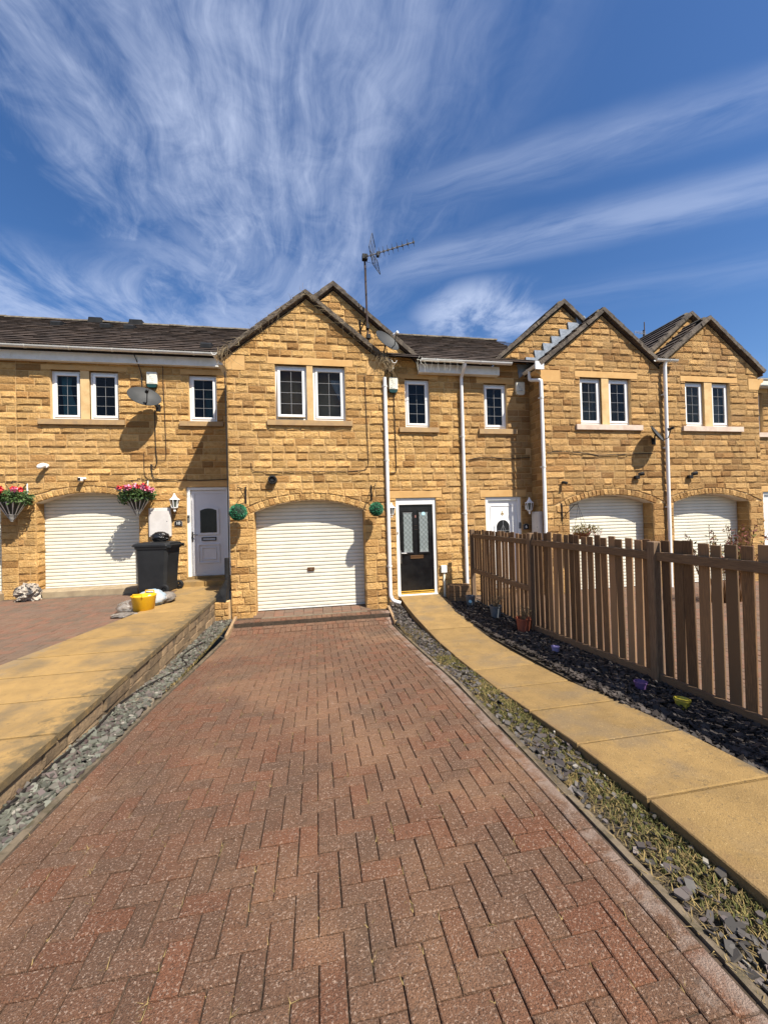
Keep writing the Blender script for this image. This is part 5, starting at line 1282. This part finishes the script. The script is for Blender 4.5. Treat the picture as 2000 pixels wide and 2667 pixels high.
for lb, x in (('black floodlight above the arch beside the long dish shadow', 7.62), ('black floodlight above the garage with shrub in front', 9.13)):
    t = thing('floodlight', lb, 'light', (x, 8.05, 2.45), 'black floodlights above garage arches')
    MB().cbox(x - .06, x + .06, 8.02, 8.10, 2.44, 2.52, .012).build('sensor', BLACK, t); MB().lathe([(0, 0), (.03, 0), (.045, .05), (.045, .12), (0, .13)], 12).xf(Matrix.Translation((x + .03, 8.05, 2.55)) @ aim((.8, -.5, .1))).build('lamp_head', BLACK, t)
    MB().tube([(x, 8.11, 2.5), (x, 8.02, 2.5), (x + .03, 8.02, 2.55)], .014, 8).build('arm', BLACK, t)
t = thing('security_camera', 'small black security camera high on the pier by the iron bracket', 'camera', (5.66, 8.05, 2.30)); MB().tube([(5.66, 8.11, 2.38), (5.66, 8.05, 2.38)], .03, 10).build('base', BLACK, t); MB().lathe([(0, -.04), (.03, -.04), (.032, .05), (0, .055)], 12).xf(Matrix.Translation((5.67, 8.02, 2.37)) @ aim((.4, -.8, -.3))).build('housing', BLACK, t)

# ------------------------------------------------------------------ foliage helpers
def leaves(n, cen, rad, size, rnd, shell=.0, asp=.5, droop=0.0):
    m = MB()
    for _ in range(n):
        while True:
            d = Vector((rnd.uniform(-1, 1), rnd.uniform(-1, 1), rnd.uniform(-1, 1)))
            if shell <= d.length <= 1: break
        p = Vector(cen) + Vector((d.x * rad[0], d.y * rad[1], d.z * rad[2]))
        a = Vector((rnd.gauss(0, 1), rnd.gauss(0, 1), rnd.gauss(0, 1) - droop)).normalized(); b = a.orthogonal().normalized(); b = (Matrix.Rotation(rnd.uniform(0, 6.28), 3, a) @ b)
        s = size * rnd.uniform(.6, 1.3); w = b * s * asp
        m.add([p, p + a * s * .5 + w * .5, p + a * s, p + a * s * .5 - w * .5], [(0, 1, 2, 3)])
    return m
def basket(label, x, y, z, seed):
    rnd = random.Random(seed); t = thing('hanging_basket', label, 'hanging basket', (x, y, z - .42), 'flower baskets either side of the garage')
    MB().lathe([(0, -.42), (.012, -.42), (.235, -.02), (.22, 0), (0, -.02)], 22, (x, y, z)).build('liner', BASKD, t)
    m = MB()
    for k in range(14):
        a = 2 * pi * k / 14; m.tube([(x + .242 * cos(a), y + .242 * sin(a), z), (x + .085 * cos(a), y + .085 * sin(a), z - .28)], [.016, .008], 4)
    m.build('pale_stave', STRIPE, t)
    for k in range(6):
        r_ = .09 - .0145 * k; zz_ = z - .275 - .027 * k; MB().lathe([(r_ + .006, 0), (r_ + .01, .006), (r_ + .006, .012), (r_ - .004, .006), (r_ + .006, 0)], 16, (x, y, zz_)).build('pale_ring', STRIPE, t)
    lv = leaves(1900, (x, y, z + .08), (.37, .31, .19), .055, rnd, .2, .7); lv.join(leaves(350, (x - .1, y, z - .03), (.30, .26, .10), .05, rnd, .3, .7, .8)); lv.build('foliage', LEAFG, t, fix=False)['kind'] = 'stuff'
    for k in range(15):
        a = rnd.uniform(0, 6.28); q = rnd.uniform(.25, 1); c = (x + .38 * q * cos(a), y - .08 - abs(.27 * sin(a)), z + .10 + .19 * sqrt(max(0, 1 - q * q * .8)) * rnd.uniform(.6, 1.05))
        leaves(46, c, (.050, .035, .042), .042, rnd, 0, .9).build('bloom', (FLRED, FLPNK, FLRED, FLPNK if seed % 2 else FLRED, FLPUR if seed % 2 else FLRED)[k % 5], t, fix=False)
    m = MB().tube([(x + .10, 9.75, z + .42), (x + .02, y, z + .45), (x, y, z + .40)], .009, 6); m.tube([(x - .13, y + .02, z + .40), (x + .02, y, z + .17)], .006, 5); m.tube([(x + .12, y + .02, z + .38), (x + .02, y, z + .17)], .006, 5); m.tube([(x, y, z + .40), (x - .13, y + .02, z + .40)], .005, 5)
    m.build('hanger', IRON, t); MB().cbox(x + .10, x + .125, 9.73, 9.758, z + .20, z + .42, .004).build('bracket_plate', UPVC, t)
    MB().tube([(x + .112, 9.745, z + .42), (x + .06, y + .05, z + .44), (x, y, z + .40)], .008, 6).build('bracket_arm', IRON, t)
basket('hanging basket of red flowers in striped cone over the far garage pier', -6.36, 9.46, 2.22, 4)
basket('hanging basket of pink and purple flowers in striped cone beside the meter cabinet', -3.92, 9.46, 2.26, 5)
def bracket(t, x, y, z0, z1, hx, hy, s=1):
    m = MB().tube([(x, y - .02, z0), (x, y - .02, z1)], .011, 6); m.tube([(x, y - .02, z1 - .03), (hx, hy, z1 + .0), (hx, hy, z1 - .02)], .008, 6); m.tube([(x, y - .02, z0 + .03), (x + (hx - x) * .75, y - .02 + (hy - y) * .75, z1 - .01)], .008, 6)
    pts = [(hx + .02 * cos(a) * (1 - a / 9), hy, z1 + .02 * sin(a) + .02) for a in [k * .5 for k in range(10)]]; m.tube(pts, .006, 5)
    m.cbox(x - .014, x + .014, y - .012, y + .002, z0 - .03, z1 + .03, .003); return m.build('wall_bracket', IRON, t)
for lb, x, bx_, r_ in (('green topiary ball hanging on the pier by the black drainpipe', -1.50, -1.40, .165), ('green topiary ball hanging between garage arch and white downpipe', 1.25, 1.20, .145)):
    rnd = random.Random(int(x * 10)); t = thing('topiary_ball', lb, 'topiary ball', (x, 7.98, 1.70), 'topiary balls either side of the garage')
    core = MB().lathe([(r_ * .88 * sin(pi * k / 10), -r_ * .88 * cos(pi * k / 10)) for k in range(11)], 16, (x, 7.98, 1.86)); core.build('core', BASKD, t, smooth=True)
    m = MB()
    for _ in range(1900):
        d = Vector((rnd.gauss(0, 1), rnd.gauss(0, 1), rnd.gauss(0, 1))).normalized(); p = Vector((x, 7.98, 1.86)) + d * r_ * rnd.uniform(.84, .95)
        a = (d + Vector((rnd.gauss(0, .6), rnd.gauss(0, .6), rnd.gauss(0, .6)))).normalized(); b = a.orthogonal().normalized(); s_ = .024 * rnd.uniform(.7, 1.3)
        m.add([p, p + a * s_ * .5 + b * s_ * .3, p + a * s_, p + a * s_ * .5 - b * s_ * .3], [(0, 1, 2, 3)])
    m.build('leaf_shell', TOPI, t, fix=False)['kind'] = 'stuff'
    bracket(t, bx_, 8.28, 2.08, 2.36, x, 8.0); MB().tube([(x, 8.0, 2.36), (x, 7.98, 1.86 + r_ * .9)], .003, 5).build('chain', IRON, t)
t = thing('hanging_basket', 'black iron bracket with a trailing hanging basket over the fence top', 'hanging basket', (5.9, 7.8, 1.0)); bracket(t, 5.62, 8.10, 1.52, 1.86, 5.84, 7.82)
m = MB()
for a in (0, 2.1, 4.2): m.tube([(5.84, 7.82, 1.84), (5.88 + .17 * cos(a), 7.78 + .17 * sin(a), 1.22)], .003, 4)
m.build('chain', IRON, t); MB().lathe([(0, -.16), (.10, -.14), (.165, -.05), (.18, 0), (0, 0)], 18, (5.88, 7.78, 1.22)).build('bowl', BRONZE, t)
leaves(420, (5.95, 7.76, 1.28), (.34, .24, .13), .055, random.Random(3), .2, .4).build('foliage', LEAFY, t, fix=False)['kind'] = 'stuff'; leaves(160, (5.98, 7.74, 1.22), (.36, .22, .10), .05, random.Random(4), .3, .4).build('dry_foliage', LEAFD, t, fix=False)['kind'] = 'stuff'
# shrub in front of garage 4
rnd = random.Random(9); t = thing('shrub', 'leafy shrub with reddish twigs standing before the garage beyond the fence', 'shrub', (7.9, 6.4, -.2)); st = MB(); lf = MB(); rl = MB()
for k in range(46):
    a = rnd.uniform(0, 6.28); rr = rnd.uniform(.1, 1.0); tip = Vector((7.95 + .95 * rr * cos(a), 6.4 + .45 * rr * sin(a), rnd.uniform(.75, 1.38))); b0 = Vector((7.95 + .3 * cos(a), 6.4 + .2 * sin(a), -.2)); md = (b0 + tip) / 2 + Vector((rnd.uniform(-.1, .1), 0, .1))
    st.tube([b0, md, tip], [.012, .008, .003], 4)
    for j in range(26):
        f_ = rnd.uniform(.35, 1.0); p = md + (tip - md) * ((f_ - .35) / .65); (rl if rnd.random() < (.75 if p.x > 8.2 else .35) else lf).join(leaves(1, p, (.06, .06, .06), .07, rnd, 0, .4))
st.build('stem', BRONZE, t); lf.build('crown', LEAFY, t, fix=False)['kind'] = 'stuff'; rl.build('red_foliage', LEAFD, t, fix=False)['kind'] = 'stuff'

# ------------------------------------------------------------------ aerials
t = thing('television_aerial', 'large television aerial on a tall mast against the rear gable', 'aerial', (1.24, 8.50, 5.5))
MB().tube([(1.25, 8.50, 5.55), (1.235, 8.50, 6.4), (1.22, 8.50, 7.55)], .021, 8).build('mast', RUST, t)
m = MB().tube([(1.25, 8.50, 5.72), (1.15, 8.70, 5.72)], .014, 6); m.tube([(1.24, 8.50, 6.18), (1.10, 8.70, 5.95)], .014, 6); m.tube([(1.10, 8.69, 5.62), (1.10, 8.69, 6.2)], .016, 6); m.cbox(1.21, 1.30, 8.44, 8.54, 5.68, 5.78, .006); m.cbox(1.21, 1.28, 8.44, 8.54, 5.9, 6.0, .006); m.build('wall_bracket', BLACK, t)
B0 = Vector((1.20, 8.46, 7.50)); Bd = Vector((1.0, -.30, .205)).normalized(); Ed = Vector((-.12, .35, 1.0)).normalized(); Sd = Bd.cross(Ed).normalized(); Ed = Sd.cross(Bd)
bm2 = MB().tube([B0, B0 + Bd * 1.13], .013, 8).build('boom', ALUM, t)
for k in range(8):
    c = B0 + Bd * (.36 + .77 * k / 7 * (.82 + .18 * k / 7)); m = MB()
    L = .12 - .003 * k
    for sg in (1, -1):
        for q in (.32, -.32): m.tube([c + Ed * .02 * sg, c + (Ed + Sd * q).normalized() * L * sg], .0045, 5)
    m.box(c.x - .018, c.x + .018, c.y - .018, c.y + .018, c.z - .02, c.z + .02); m.build('director', BLACK, t)
for sg, op in ((1, .38), (-1, .30)):
    dd = (Ed * sg + Bd * op).normalized(); m = MB(); o = B0 + Bd * .14
    for k in range(6): m.tube([o + dd * .06 + Sd * (-.17 + .068 * k), o + dd * .44 + Sd * (-.17 + .068 * k)], .004 if 0 < k < 5 else .008, 4)
    for k in range(3): m.tube([o + dd * (.06 + .19 * k) - Sd * .17, o + dd * (.06 + .19 * k) + Sd * .17], .004 if k == 1 else .009, 4)
    m.tube([o, o + dd * .06], .008, 5); m.build('reflector_grid', BLACK, t)
MB().cbox(1.16, 1.28, 8.41, 8.52, 7.44, 7.56, .008).build('clamp', BLACK, t); m = MB().cbox(B0.x + .27, B0.x + .33, B0.y - .13, B0.y - .05, B0.z - .02, B0.z + .08, .006); m.build('dipole_box', BLACK, t)
MB().tube([B0 + Bd * .28, B0 + Vector((.22, -.05, -.16)), B0 + Vector((.06, 0, -.10)), (1.245, 8.478, 7.2), (1.25, 8.478, 6.0), (1.40, 8.60, 5.45)], .005, 5).build('coax_cable', CABLE, t)
t = thing('television_aerial', 'small distant television aerial on a thin pole between the gables', 'aerial', (13.85, 14.0, 6.0)); MB().tube([(13.85, 14, 5.5), (13.85, 14, 9.62)], .022, 6).build('mast', RUST, t)
for z, n in ((9.10, 8), (8.72, 5)):
    m = MB().tube([(13.95, 14, z), (13.25, 13.9, z + .02)], .012, 5)
    for k in range(n): x = 13.30 + .55 * k / n; m.tube([(x, 13.9, z - .06), (x, 13.9, z + .08)], .008, 4)
    m.build('director', ALUM, t)
MB().tube([(13.80, 14, 8.95), (13.80, 14, 9.28)], .03, 5).build('reflector_grid', BLACK, t)
# roof vents on number 10
rroof = [o for o in H10.root.children if o.name.startswith('roof')][0]
def rv(x, y, w=.24):
    z = 5.66 + (y - 9.55) * tan(PITCH_M); m = MB().prism([(y - .16, z - .05), (y + .12, z + .14), (y - .10, z + .10), (y - .17, z + .045)], x - w / 2, x + w / 2, 'x'); m.build('vent_tile', BLACK, rroof)
for x, y in ((-6.75, 11.8), (-5.58, 11.85), (-4.99, 11.85), (-2.5, 9.95)): rv(x, y)
for x in (-6.2, -5.12): MB().prism([(x - .20, 7.60), (x + .20, 7.60), (x + .17, 7.755), (x - .17, 7.755)], 12.46, 12.74, 'y').build('ridge_vent', BLACK, rroof)

# ------------------------------------------------------------------ cables on the walls
def cable(label, pts, r=.008, m_=CABLE):
    P = []; Q = [Vector(p) for p in pts]
    for i in range(len(Q) - 1):
        p0, p1, p2, p3 = Q[max(i - 1, 0)], Q[i], Q[i + 1], Q[min(i + 2, len(Q) - 1)]
        for k in range(4):
            s_ = k / 4; P.append(.5 * ((2 * p1) + (p2 - p0) * s_ + (2 * p0 - 5 * p1 + 4 * p2 - p3) * s_ ** 2 + (3 * p1 - p0 - 3 * p2 + p3) * s_ ** 3))
    P.append(Q[-1]); return tag(MB().tube(P, r, 6).build('cable', m_, None), label, 'cable')
def wp(pts, Y): return [(u, Y, z) for u, z in pts]
cable('black cable dropping over the roof to the grey oval dish', [(-4.05, 11.9, 7.2), (-3.98, 10.8, 6.5), (-4.02, 9.7, 5.80), (-3.98, 9.50, 5.62), (-3.93, 9.66, 5.35), (-3.89, 9.725, 5.1), (-3.885, 9.725, 4.6)], .011)
cable('black cable hanging below the grey oval dish down to the door lintel', wp([(-3.63, 4.32), (-3.625, 3.9), (-3.62, 3.4), (-3.60, 3.12), (-3.66, 2.98), (-3.73, 3.06), (-3.72, 2.95), (-3.69, 2.78), (-3.60, 2.715), (-3.1, 2.69), (-2.6, 2.675), (-2.0, 2.70)], 9.725), .010)
cable('thin brown cable running down beside the cream alarm box', wp([(-3.44, 5.45), (-3.43, 4.9), (-3.41, 4.2), (-3.40, 3.6), (-3.40, 3.25), (-3.45, 3.14), (-3.62, 3.13)], 9.725), .007, CABLEB)
cable('thin brown cable looping over the top of the pink flower basket', wp([(-3.87, 3.35), (-3.875, 3.1), (-3.87, 2.85), (-3.80, 2.73), (-3.6, 2.69)], 9.728), .006, CABLEB)
cable('thin brown cable bending across the bay over the garage arch', wp([(1.12, 4.78), (1.13, 4.2), (1.14, 3.6), (1.15, 3.0), (1.13, 2.80), (1.0, 2.71), (.5, 2.695), (0, 2.69), (-.6, 2.69), (-1.15, 2.70), (-1.27, 2.75), (-1.28, 2.88)], 8.272), .007, CABLEB)
cable('black cable from the leaning dish down past the alarm box', [(1.62, 8.3, 5.40), (1.70, 8.55, 5.2), (1.80, 8.665, 5.0), (1.835, 8.665, 4.6), (1.84, 8.668, 4.0), (1.85, 8.668, 3.4), (1.85, 8.668, 2.9), (1.83, 8.668, 2.72), (1.72, 8.668, 2.70)], .009)
cable('dark cable strung along the wall beneath the edge-on dish', wp([(5.28, 3.08), (5.8, 3.09), (6.3, 3.06), (6.6, 3.02), (7.0, 3.03), (7.6, 3.05), (8.1, 3.06)], 8.088), .009)
cable('dark cable along the recessed wall towards the white swan-neck pipe', wp([(3.62, 3.00), (4.0, 3.06), (4.6, 3.03), (5.2, 3.05)], 8.668), .009)
cable('black hose lying along the foot of the retaining wall', [(-1.86, .9, .0), (-1.92, 1.8, -.02), (-1.93, 2.6, -.045), (-1.95, 3.2, -.06), (-1.92, 3.7, -.075), (-1.965, 4.2, -.09), (-1.93, 4.7, -.13), (-1.80, 5.2, -.17), (-1.73, 5.5, -.185), (-1.86, 5.75, -.19), (-1.90, 6.1, -.20), (-1.80, 6.5, -.21)], .013)
# dead creeper and icicle lights along the bay's eaves
rnd = random.Random(31); m = MB()
def strand(p, d, L, r_=.004, k=7, sag=.02):
    P = [Vector(p)]; d = Vector(d).normalized()
    for _ in range(k):
        d = (d + Vector((rnd.gauss(0, .35), rnd.gauss(0, .15), rnd.gauss(0, .35) - sag))).normalized(); P.append(P[-1] + d * L / k)
    m.tube(P, [r_ * (1 - .5 * i / k) for i in range(k + 1)], 3, False)
for sg in (-1, 1):
    for k in range(90):
        q = rnd.random() ** (.8 if sg < 0 else 1.2); x = xc8 + sg * 1.72 * q; z = zr8 - GS * abs(x - xc8) + rnd.uniform(-.08, .02); strand((x, 8.16 + rnd.uniform(-.02, .05), z), (lambda q_: (sg * q_ * .8, 0, -q_ * .64 - .12))(rnd.choice((-1, 1))), rnd.uniform(.12, .3), .0035, 7, .06)
for cx, cz, n_ in ((-1.72, 5.16, 20), (1.50, 5.20, 34), (1.66, 5.05, 16)):
    for k in range(n_): strand((cx + rnd.uniform(-.14, .12), 8.17, cz + rnd.uniform(-.08, .1)), (rnd.uniform(-.5, .5), -.05, -1), rnd.uniform(.12, .45), .004, 7, .15)
tag(m.build('dead_creeper', VINE, None, fix=False), 'tangle of dry brown creeper along the eaves of the projecting gable', 'creeper')
m = MB()
for k in range(8):
    x = 2.35 + 1.05 * k / 7 + rnd.uniform(-.02, .02); m.tube([(x, 8.29, 5.19), (x + rnd.uniform(-.02, .02), 8.29, 5.19 - rnd.uniform(.08, .28)), (x + rnd.uniform(-.03, .03), 8.29, 5.19 - rnd.uniform(.15, .28))], .0015, 4)
for k in range(5): strand((2.32 + rnd.uniform(-.08, .2), 8.31, 5.2 + rnd.uniform(-.1, .1)), (rnd.uniform(-.4, .4), 0, -1), rnd.uniform(.12, .3), .002, 6, .1)
m.tube([(2.30, 8.29, 5.19), (2.6, 8.29, 5.17), (3.0, 8.29, 5.18), (3.42, 8.29, 5.17)], .004, 4); tag(m.build('icicle_lights', ALARM, None, fix=False), 'unlit icicle fairy lights dangling from the gutter over the small window', 'fairy lights')

# ------------------------------------------------------------------ bin, bags and pots
t = thing('wheelie_bin', 'black wheelie bin standing beside the garage under the meter cabinet', 'bin', (-3.32, 8.95, .225)); BT = Matrix.Translation((-3.32, 8.95, .225)) @ Matrix.Rotation(radians(-9), 4, 'Z')
def ring(cx, cy, z, hx, hy, c): return [(cx - hx + c, cy - hy, z), (cx + hx - c, cy - hy, z), (cx + hx, cy - hy + c, z), (cx + hx, cy + hy - c, z), (cx + hx - c, cy + hy, z), (cx - hx + c, cy + hy, z), (cx - hx, cy + hy - c, z), (cx - hx, cy - hy + c, z)]
def loft(rings, cap=True):
    m = MB(); n = len(rings[0])
    for r_ in rings: m.v += r_
    for j in range(len(rings) - 1):
        for i in range(n): m.f.append((j * n + i, j * n + (i + 1) % n, (j + 1) * n + (i + 1) % n, (j + 1) * n + i))
    if cap: m.f += [tuple(range(n))[::-1], tuple((len(rings) - 1) * n + i for i in range(n))]
    return m
loft([ring(-.02, 0, .02, .275, .245, .04), ring(-.02, 0, .10, .29, .255, .045), ring(-.01, 0, .60, .315, .27, .05), ring(0, 0, .93, .335, .28, .05), ring(0, 0, .931, .355, .295, .05), ring(0, 0, .985, .36, .30, .05)]).xf(BT).build('body', BINM, t)
lid = loft([ring(-.015, 0, .986, .385, .312, .05), ring(-.015, 0, 1.02, .385, .312, .06), ring(.0, 0, 1.055, .36, .28, .08), ring(.03, 0, 1.07, .25, .2, .08)]).xf(BT).build('lid', BINM, t)
MB().cbox(-.47, -.39, -.16, .16, .975, 1.01, .012).xf(BT).build('lid_lip', BINM, lid)
m = MB().tube([(.40, -.27, 1.00), (.40, .27, 1.00)], .018, 8); m.cbox(.33, .41, -.29, -.25, .95, 1.02, .006); m.cbox(.33, .41, .25, .29, .95, 1.02, .006); m.xf(BT).build('handle', BINM, t)
m = MB().tube([(.27, -.28, .10), (.27, .28, .10)], .012, 8); m.cbox(.12, .28, -.23, .23, .03, .20, .02); m.xf(BT).build('axle', BINM, t)
for sg in (-1, 1):
    w_ = MB().lathe([(.045, -.028), (.085, -.028), (.10, -.018), (.10, .018), (.085, .028), (.045, .028)], 22).xf(BT @ Matrix.Translation((.27, sg * .29, .10)) @ Matrix.Rotation(pi / 2, 4, 'X')).build('wheel', BLACK, t); m = MB()
    for k in range(5): a = 2 * pi * k / 5; m.tube([(0, 0, 0), (.06 * cos(a), .06 * sin(a), 0)], .010, 5)
    m.tube([(0, 0, -.03), (0, 0, .03)], .022, 10); m.xf(BT @ Matrix.Translation((.27, sg * .29, .10)) @ Matrix.Rotation(pi / 2, 4, 'X')).build('hub', BINM, w_)
def lump(c, rad, seed, amp=.25, nu=22, nv=12, flat=True):
    """crumpled bag: a sphere pushed about by ridged noise, flattened underneath"""
    r_ = random.Random(seed); ks = [(r_.uniform(2, 7), r_.uniform(0, 6.28), r_.uniform(2, 7), r_.uniform(0, 6.28), r_.uniform(.4, 1)) for _ in range(9)]; m = MB()
    for j in range(nv + 1):
        th = pi * j / nv
        for i in range(nu):
            ph = 2 * pi * i / nu; d = 1 + amp * sum(w * (abs(sin(a * ph / 2 * 1 + b + th * c2)) - .6) * .3 for a, b, c2, d2, w in ks if True) * sin(th) + r_.uniform(-.025, .025)
            x, y, z = rad[0] * d * sin(th) * cos(ph), rad[1] * d * sin(th) * sin(ph), rad[2] * d * cos(th)
            if flat: z = max(z, -rad[2] * .8)
            m.v.append((c[0] + x, c[1] + y, c[2] + z + (rad[2] * .8 if flat else 0)))
    for j in range(nv):
        for i in range(nu): m.f.append((j * nu + i, (j + 1) * nu + i, (j + 1) * nu + (i + 1) % nu, j * nu + (i + 1) % nu))
    return m
tag(lump((-3.30, 9.02, 1.29), (.17, .15, .12), 3, .35).build('bin_bag', BAGM, None), 'tied black rubbish bag on top of the wheelie bin lid', 'bag')
t = thing('yellow_tub', 'yellow rubber tub of rubbish on the path before the wheelie bin', 'tub', (-3.02, 7.46, .16)); MB().lathe([(0, 0), (.145, 0), (.16, .01), (.195, .25), (.205, .265), (.19, .265), (.15, .03), (0, .03)], 24, (-3.02, 7.46, .165)).build('body', YELLOW, t, smooth=True)
for a in (-pi / 2 - .1, pi / 2 - .1): c, d = cos(a), sin(a); MB().tube([(-3.02 + .2 * c - .08 * d, 7.46 + .2 * d + .08 * c, .425), (-3.02 + .205 * c - .07 * d, 7.46 + .205 * d + .07 * c, .475), (-3.02 + .205 * c + .07 * d, 7.46 + .205 * d - .07 * c, .475), (-3.02 + .2 * c + .08 * d, 7.46 + .2 * d - .08 * c, .425)], .012, 6).build('handle', YELLOW, t)
tag(lump((-3.02, 7.80, .165), (.23, .18, .17), 8, .4).build('plastic_bag', BLUEB, None, smooth=True), 'pale blue and white plastic bag heaped behind the yellow tub', 'bag')
tag(lump((-2.86, 7.98, .18), (.17, .22, .11), 12, .45).build('plastic_bag', CLBAG, None, smooth=True), 'crumpled grey plastic bag lying beside the bin wheels', 'bag')
tag(lump((-3.30, 7.60, .13), (.19, .24, .11), 16, .4).build('plastic_sheet', FILM, None, smooth=True), 'clear plastic sheet bunched up left against the yellow tub', 'plastic sheet')
tag(lump((-3.20, 7.17, .135), (.20, .11, .035), 19, .6).build('plastic_sheet', CLBAG, None), 'flattened clear wrapper on the paving before the yellow tub', 'plastic sheet')
tag(lump((-6.02, 9.36, .12), (.22, .13, .20), 23, 1.1, 30, 16).build('torn_sack', RUBBLE, None), 'torn grey and white rubble sack slumped against the garage pier', 'sack')
def pot(label, x, y, z, r_, h, m_, soil=True, twigs=0, cat='plant pot'):
    t = thing('plant_pot', label, cat, (x, y, z), 'pots along the fence'); MB().lathe([(0, 0), (r_ * .74, 0), (r_ * .97, h * .9), (r_ * 1.04, h * .9), (r_ * 1.05, h), (r_ * .93, h), (r_ * .88, h * .85), (0, h * .82)], 22, (x, y, z)).build('pot', m_, t, smooth=False)
    if twigs:
        rnd_ = random.Random(int(y * 100)); m = MB()
        for _ in range(twigs):
            a = rnd_.uniform(0, 6.28); P = [Vector((x + rnd_.uniform(-.05, .05), y + rnd_.uniform(-.05, .05), z + h * .8))]; d = Vector((.45 * cos(a), .45 * sin(a), 1))
            for _k in range(5): d = d + Vector((rnd_.gauss(0, .25), rnd_.gauss(0, .25), rnd_.gauss(0, .1))); P.append(P[-1] + d.normalized() * rnd_.uniform(.03, .075))
            m.tube(P, [.004, .0035, .003, .0025, .002, .0015], 4, False)
            if rnd_.random() < .6: m.join(leaves(3, P[-2], (.02, .02, .02), .04, rnd_, 0, .25))
        m.build('dead_stems', VINE, t, fix=False)
    return t
pot('grey pot with pale sticker next to the wooden planter', 3.20, 7.80, interp(zF, 7.8), .105, .21, POTG)
MB().lathe([(.035, 0), (0, 0)], 14).xf(Matrix.Translation((3.155, 7.708, interp(zF, 7.8) + .11)) @ aim((-.45, -.9, -.15))).build('sticker', SKYST, bpy.data.objects['plant_pot'])
pot('grey pot with dry grassy stems beside the first fence panel', 3.24, 6.72, interp(zF, 6.72), .110, .225, POTG, twigs=30)
pot('terracotta pot with dead twigs beside a fence post', 3.25, 5.76, interp(zF, 5.76), .115, .225, TERRA, twigs=34)
pot('tiny lilac pot lying among the chippings', 3.05, 4.62, interp(zF, 4.62), .052, .085, LILAC)
pot('tiny dark purple pot among the chippings', 3.10, 3.32, interp(zF, 3.32), .058, .085, PURP)
pot('small yellow glazed pot among the chippings', 3.14, 2.92, interp(zF, 2.92), .062, .075, YPOT)
t = thing('planter_box', 'low slatted wooden planter in striped shade by the white socket box', 'planter', (3.15, 8.35, -.24)); PT = Matrix.Translation((3.15, 8.36, -.245)) @ Matrix.Rotation(radians(-16), 4, 'Z')
for z in (0, .11, .22):
    for a in ((-.25, .25, -.17, -.15), (-.25, .25, .15, .17), (-.25, -.23, -.149, .149), (.23, .25, -.149, .149)): MB().cbox(*a, z + .01, z + .112, .004).xf(PT).build('board', PLANT, t)
for k in range(4): MB().cbox(-.245, .245, -.165 + .084 * k, -.088 + .084 * k, .332, .352, .004).xf(PT).build('board', PLANT, t)
t = thing('socket_box', 'white weatherproof socket box on a short conduit by the black door', 'socket', (2.92, 8.65, -.2)); on(F8, MB().cbox(2.845, 2.985, -.075, -.012, .35, .52, .01)).build('cover', UPVC, t); on(F8, MB().cbox(2.90, 2.95, -.045, -.015, -.22, .35, .004)).build('conduit', ALARM, t)
t = thing('manhole_cover', 'round concrete inspection cover set in the chippings under the retaining wall', 'manhole cover', (-1.81, 4.25, -.21)); zc_ = interp(zW, 4.25)
MB().lathe([(0, .012), (.125, .012), (.13, .006), (.135, .012), (.158, .012), (.16, -.03)], 30, (-1.81, 4.25, zc_ + .005)).build('lid', CONC, t); m = MB().cbox(-1.825, -1.795, 4.22, 4.28, zc_ + .014, zc_ + .022, .002); m.build('lifting_slot', IRON, t)
# ------------------------------------------------------------------ trees across the street, seen only in the window panes
BARK = mat('bark', (.06, .045, .032), .95, (.035, .027, .02), 9, .6, 20, .03)
TREEL = mat('tree_leaf', (.035, .062, .016), .75, None, rnd=.45, rcol=(.065, .095, .028))
def tree(label, x, y, h, w, seed):
    r_ = random.Random(seed); t = thing('broadleaf_tree', label, 'tree', (x, y, -.75), 'trees across the street'); m = MB(); P = [Vector((x, y, -.75))]
    for k in range(6): P.append(P[-1] + Vector((r_.uniform(-.12, .12), r_.uniform(-.12, .12), h * .11)))
    m.tube(P, [.24 - .03 * i for i in range(7)], 9); tips = []
    for k in range(16):
        b = P[r_.randint(2, 6)]; a = r_.uniform(0, 6.28); L = w * r_.uniform(.35, .8); e_ = b + Vector((L * cos(a), L * sin(a), r_.uniform(.15, .45) * h)); md = (b + e_) / 2 + Vector((0, 0, .3)); m.tube([b, md, e_], [.08, .05, .02], 6); tips += [e_, md]
    m.build('trunk', BARK, t); lf = MB()
    for c in tips: lf.join(leaves(150, c, (w * .33, w * .33, h * .11), .26, r_, .1, .6))
    lf.build('crown', TREEL, t, fix=False)['kind'] = 'stuff'
for lb, x, y, h, w, sd in (('tall round-crowned tree across the street behind the photographer', -9.5, -15, 9.5, 3.6, 1), ('broad tree across the street facing the projecting gable', -2.5, -17, 11, 4.2, 2),
                           ('slim tree across the street facing the black front door', 4.2, -15.5, 9.0, 3.2, 3), ('spreading tree across the street facing the picket fence', 11.5, -17, 10, 4.0, 4)): tree(lb, x, y, h, w, sd)
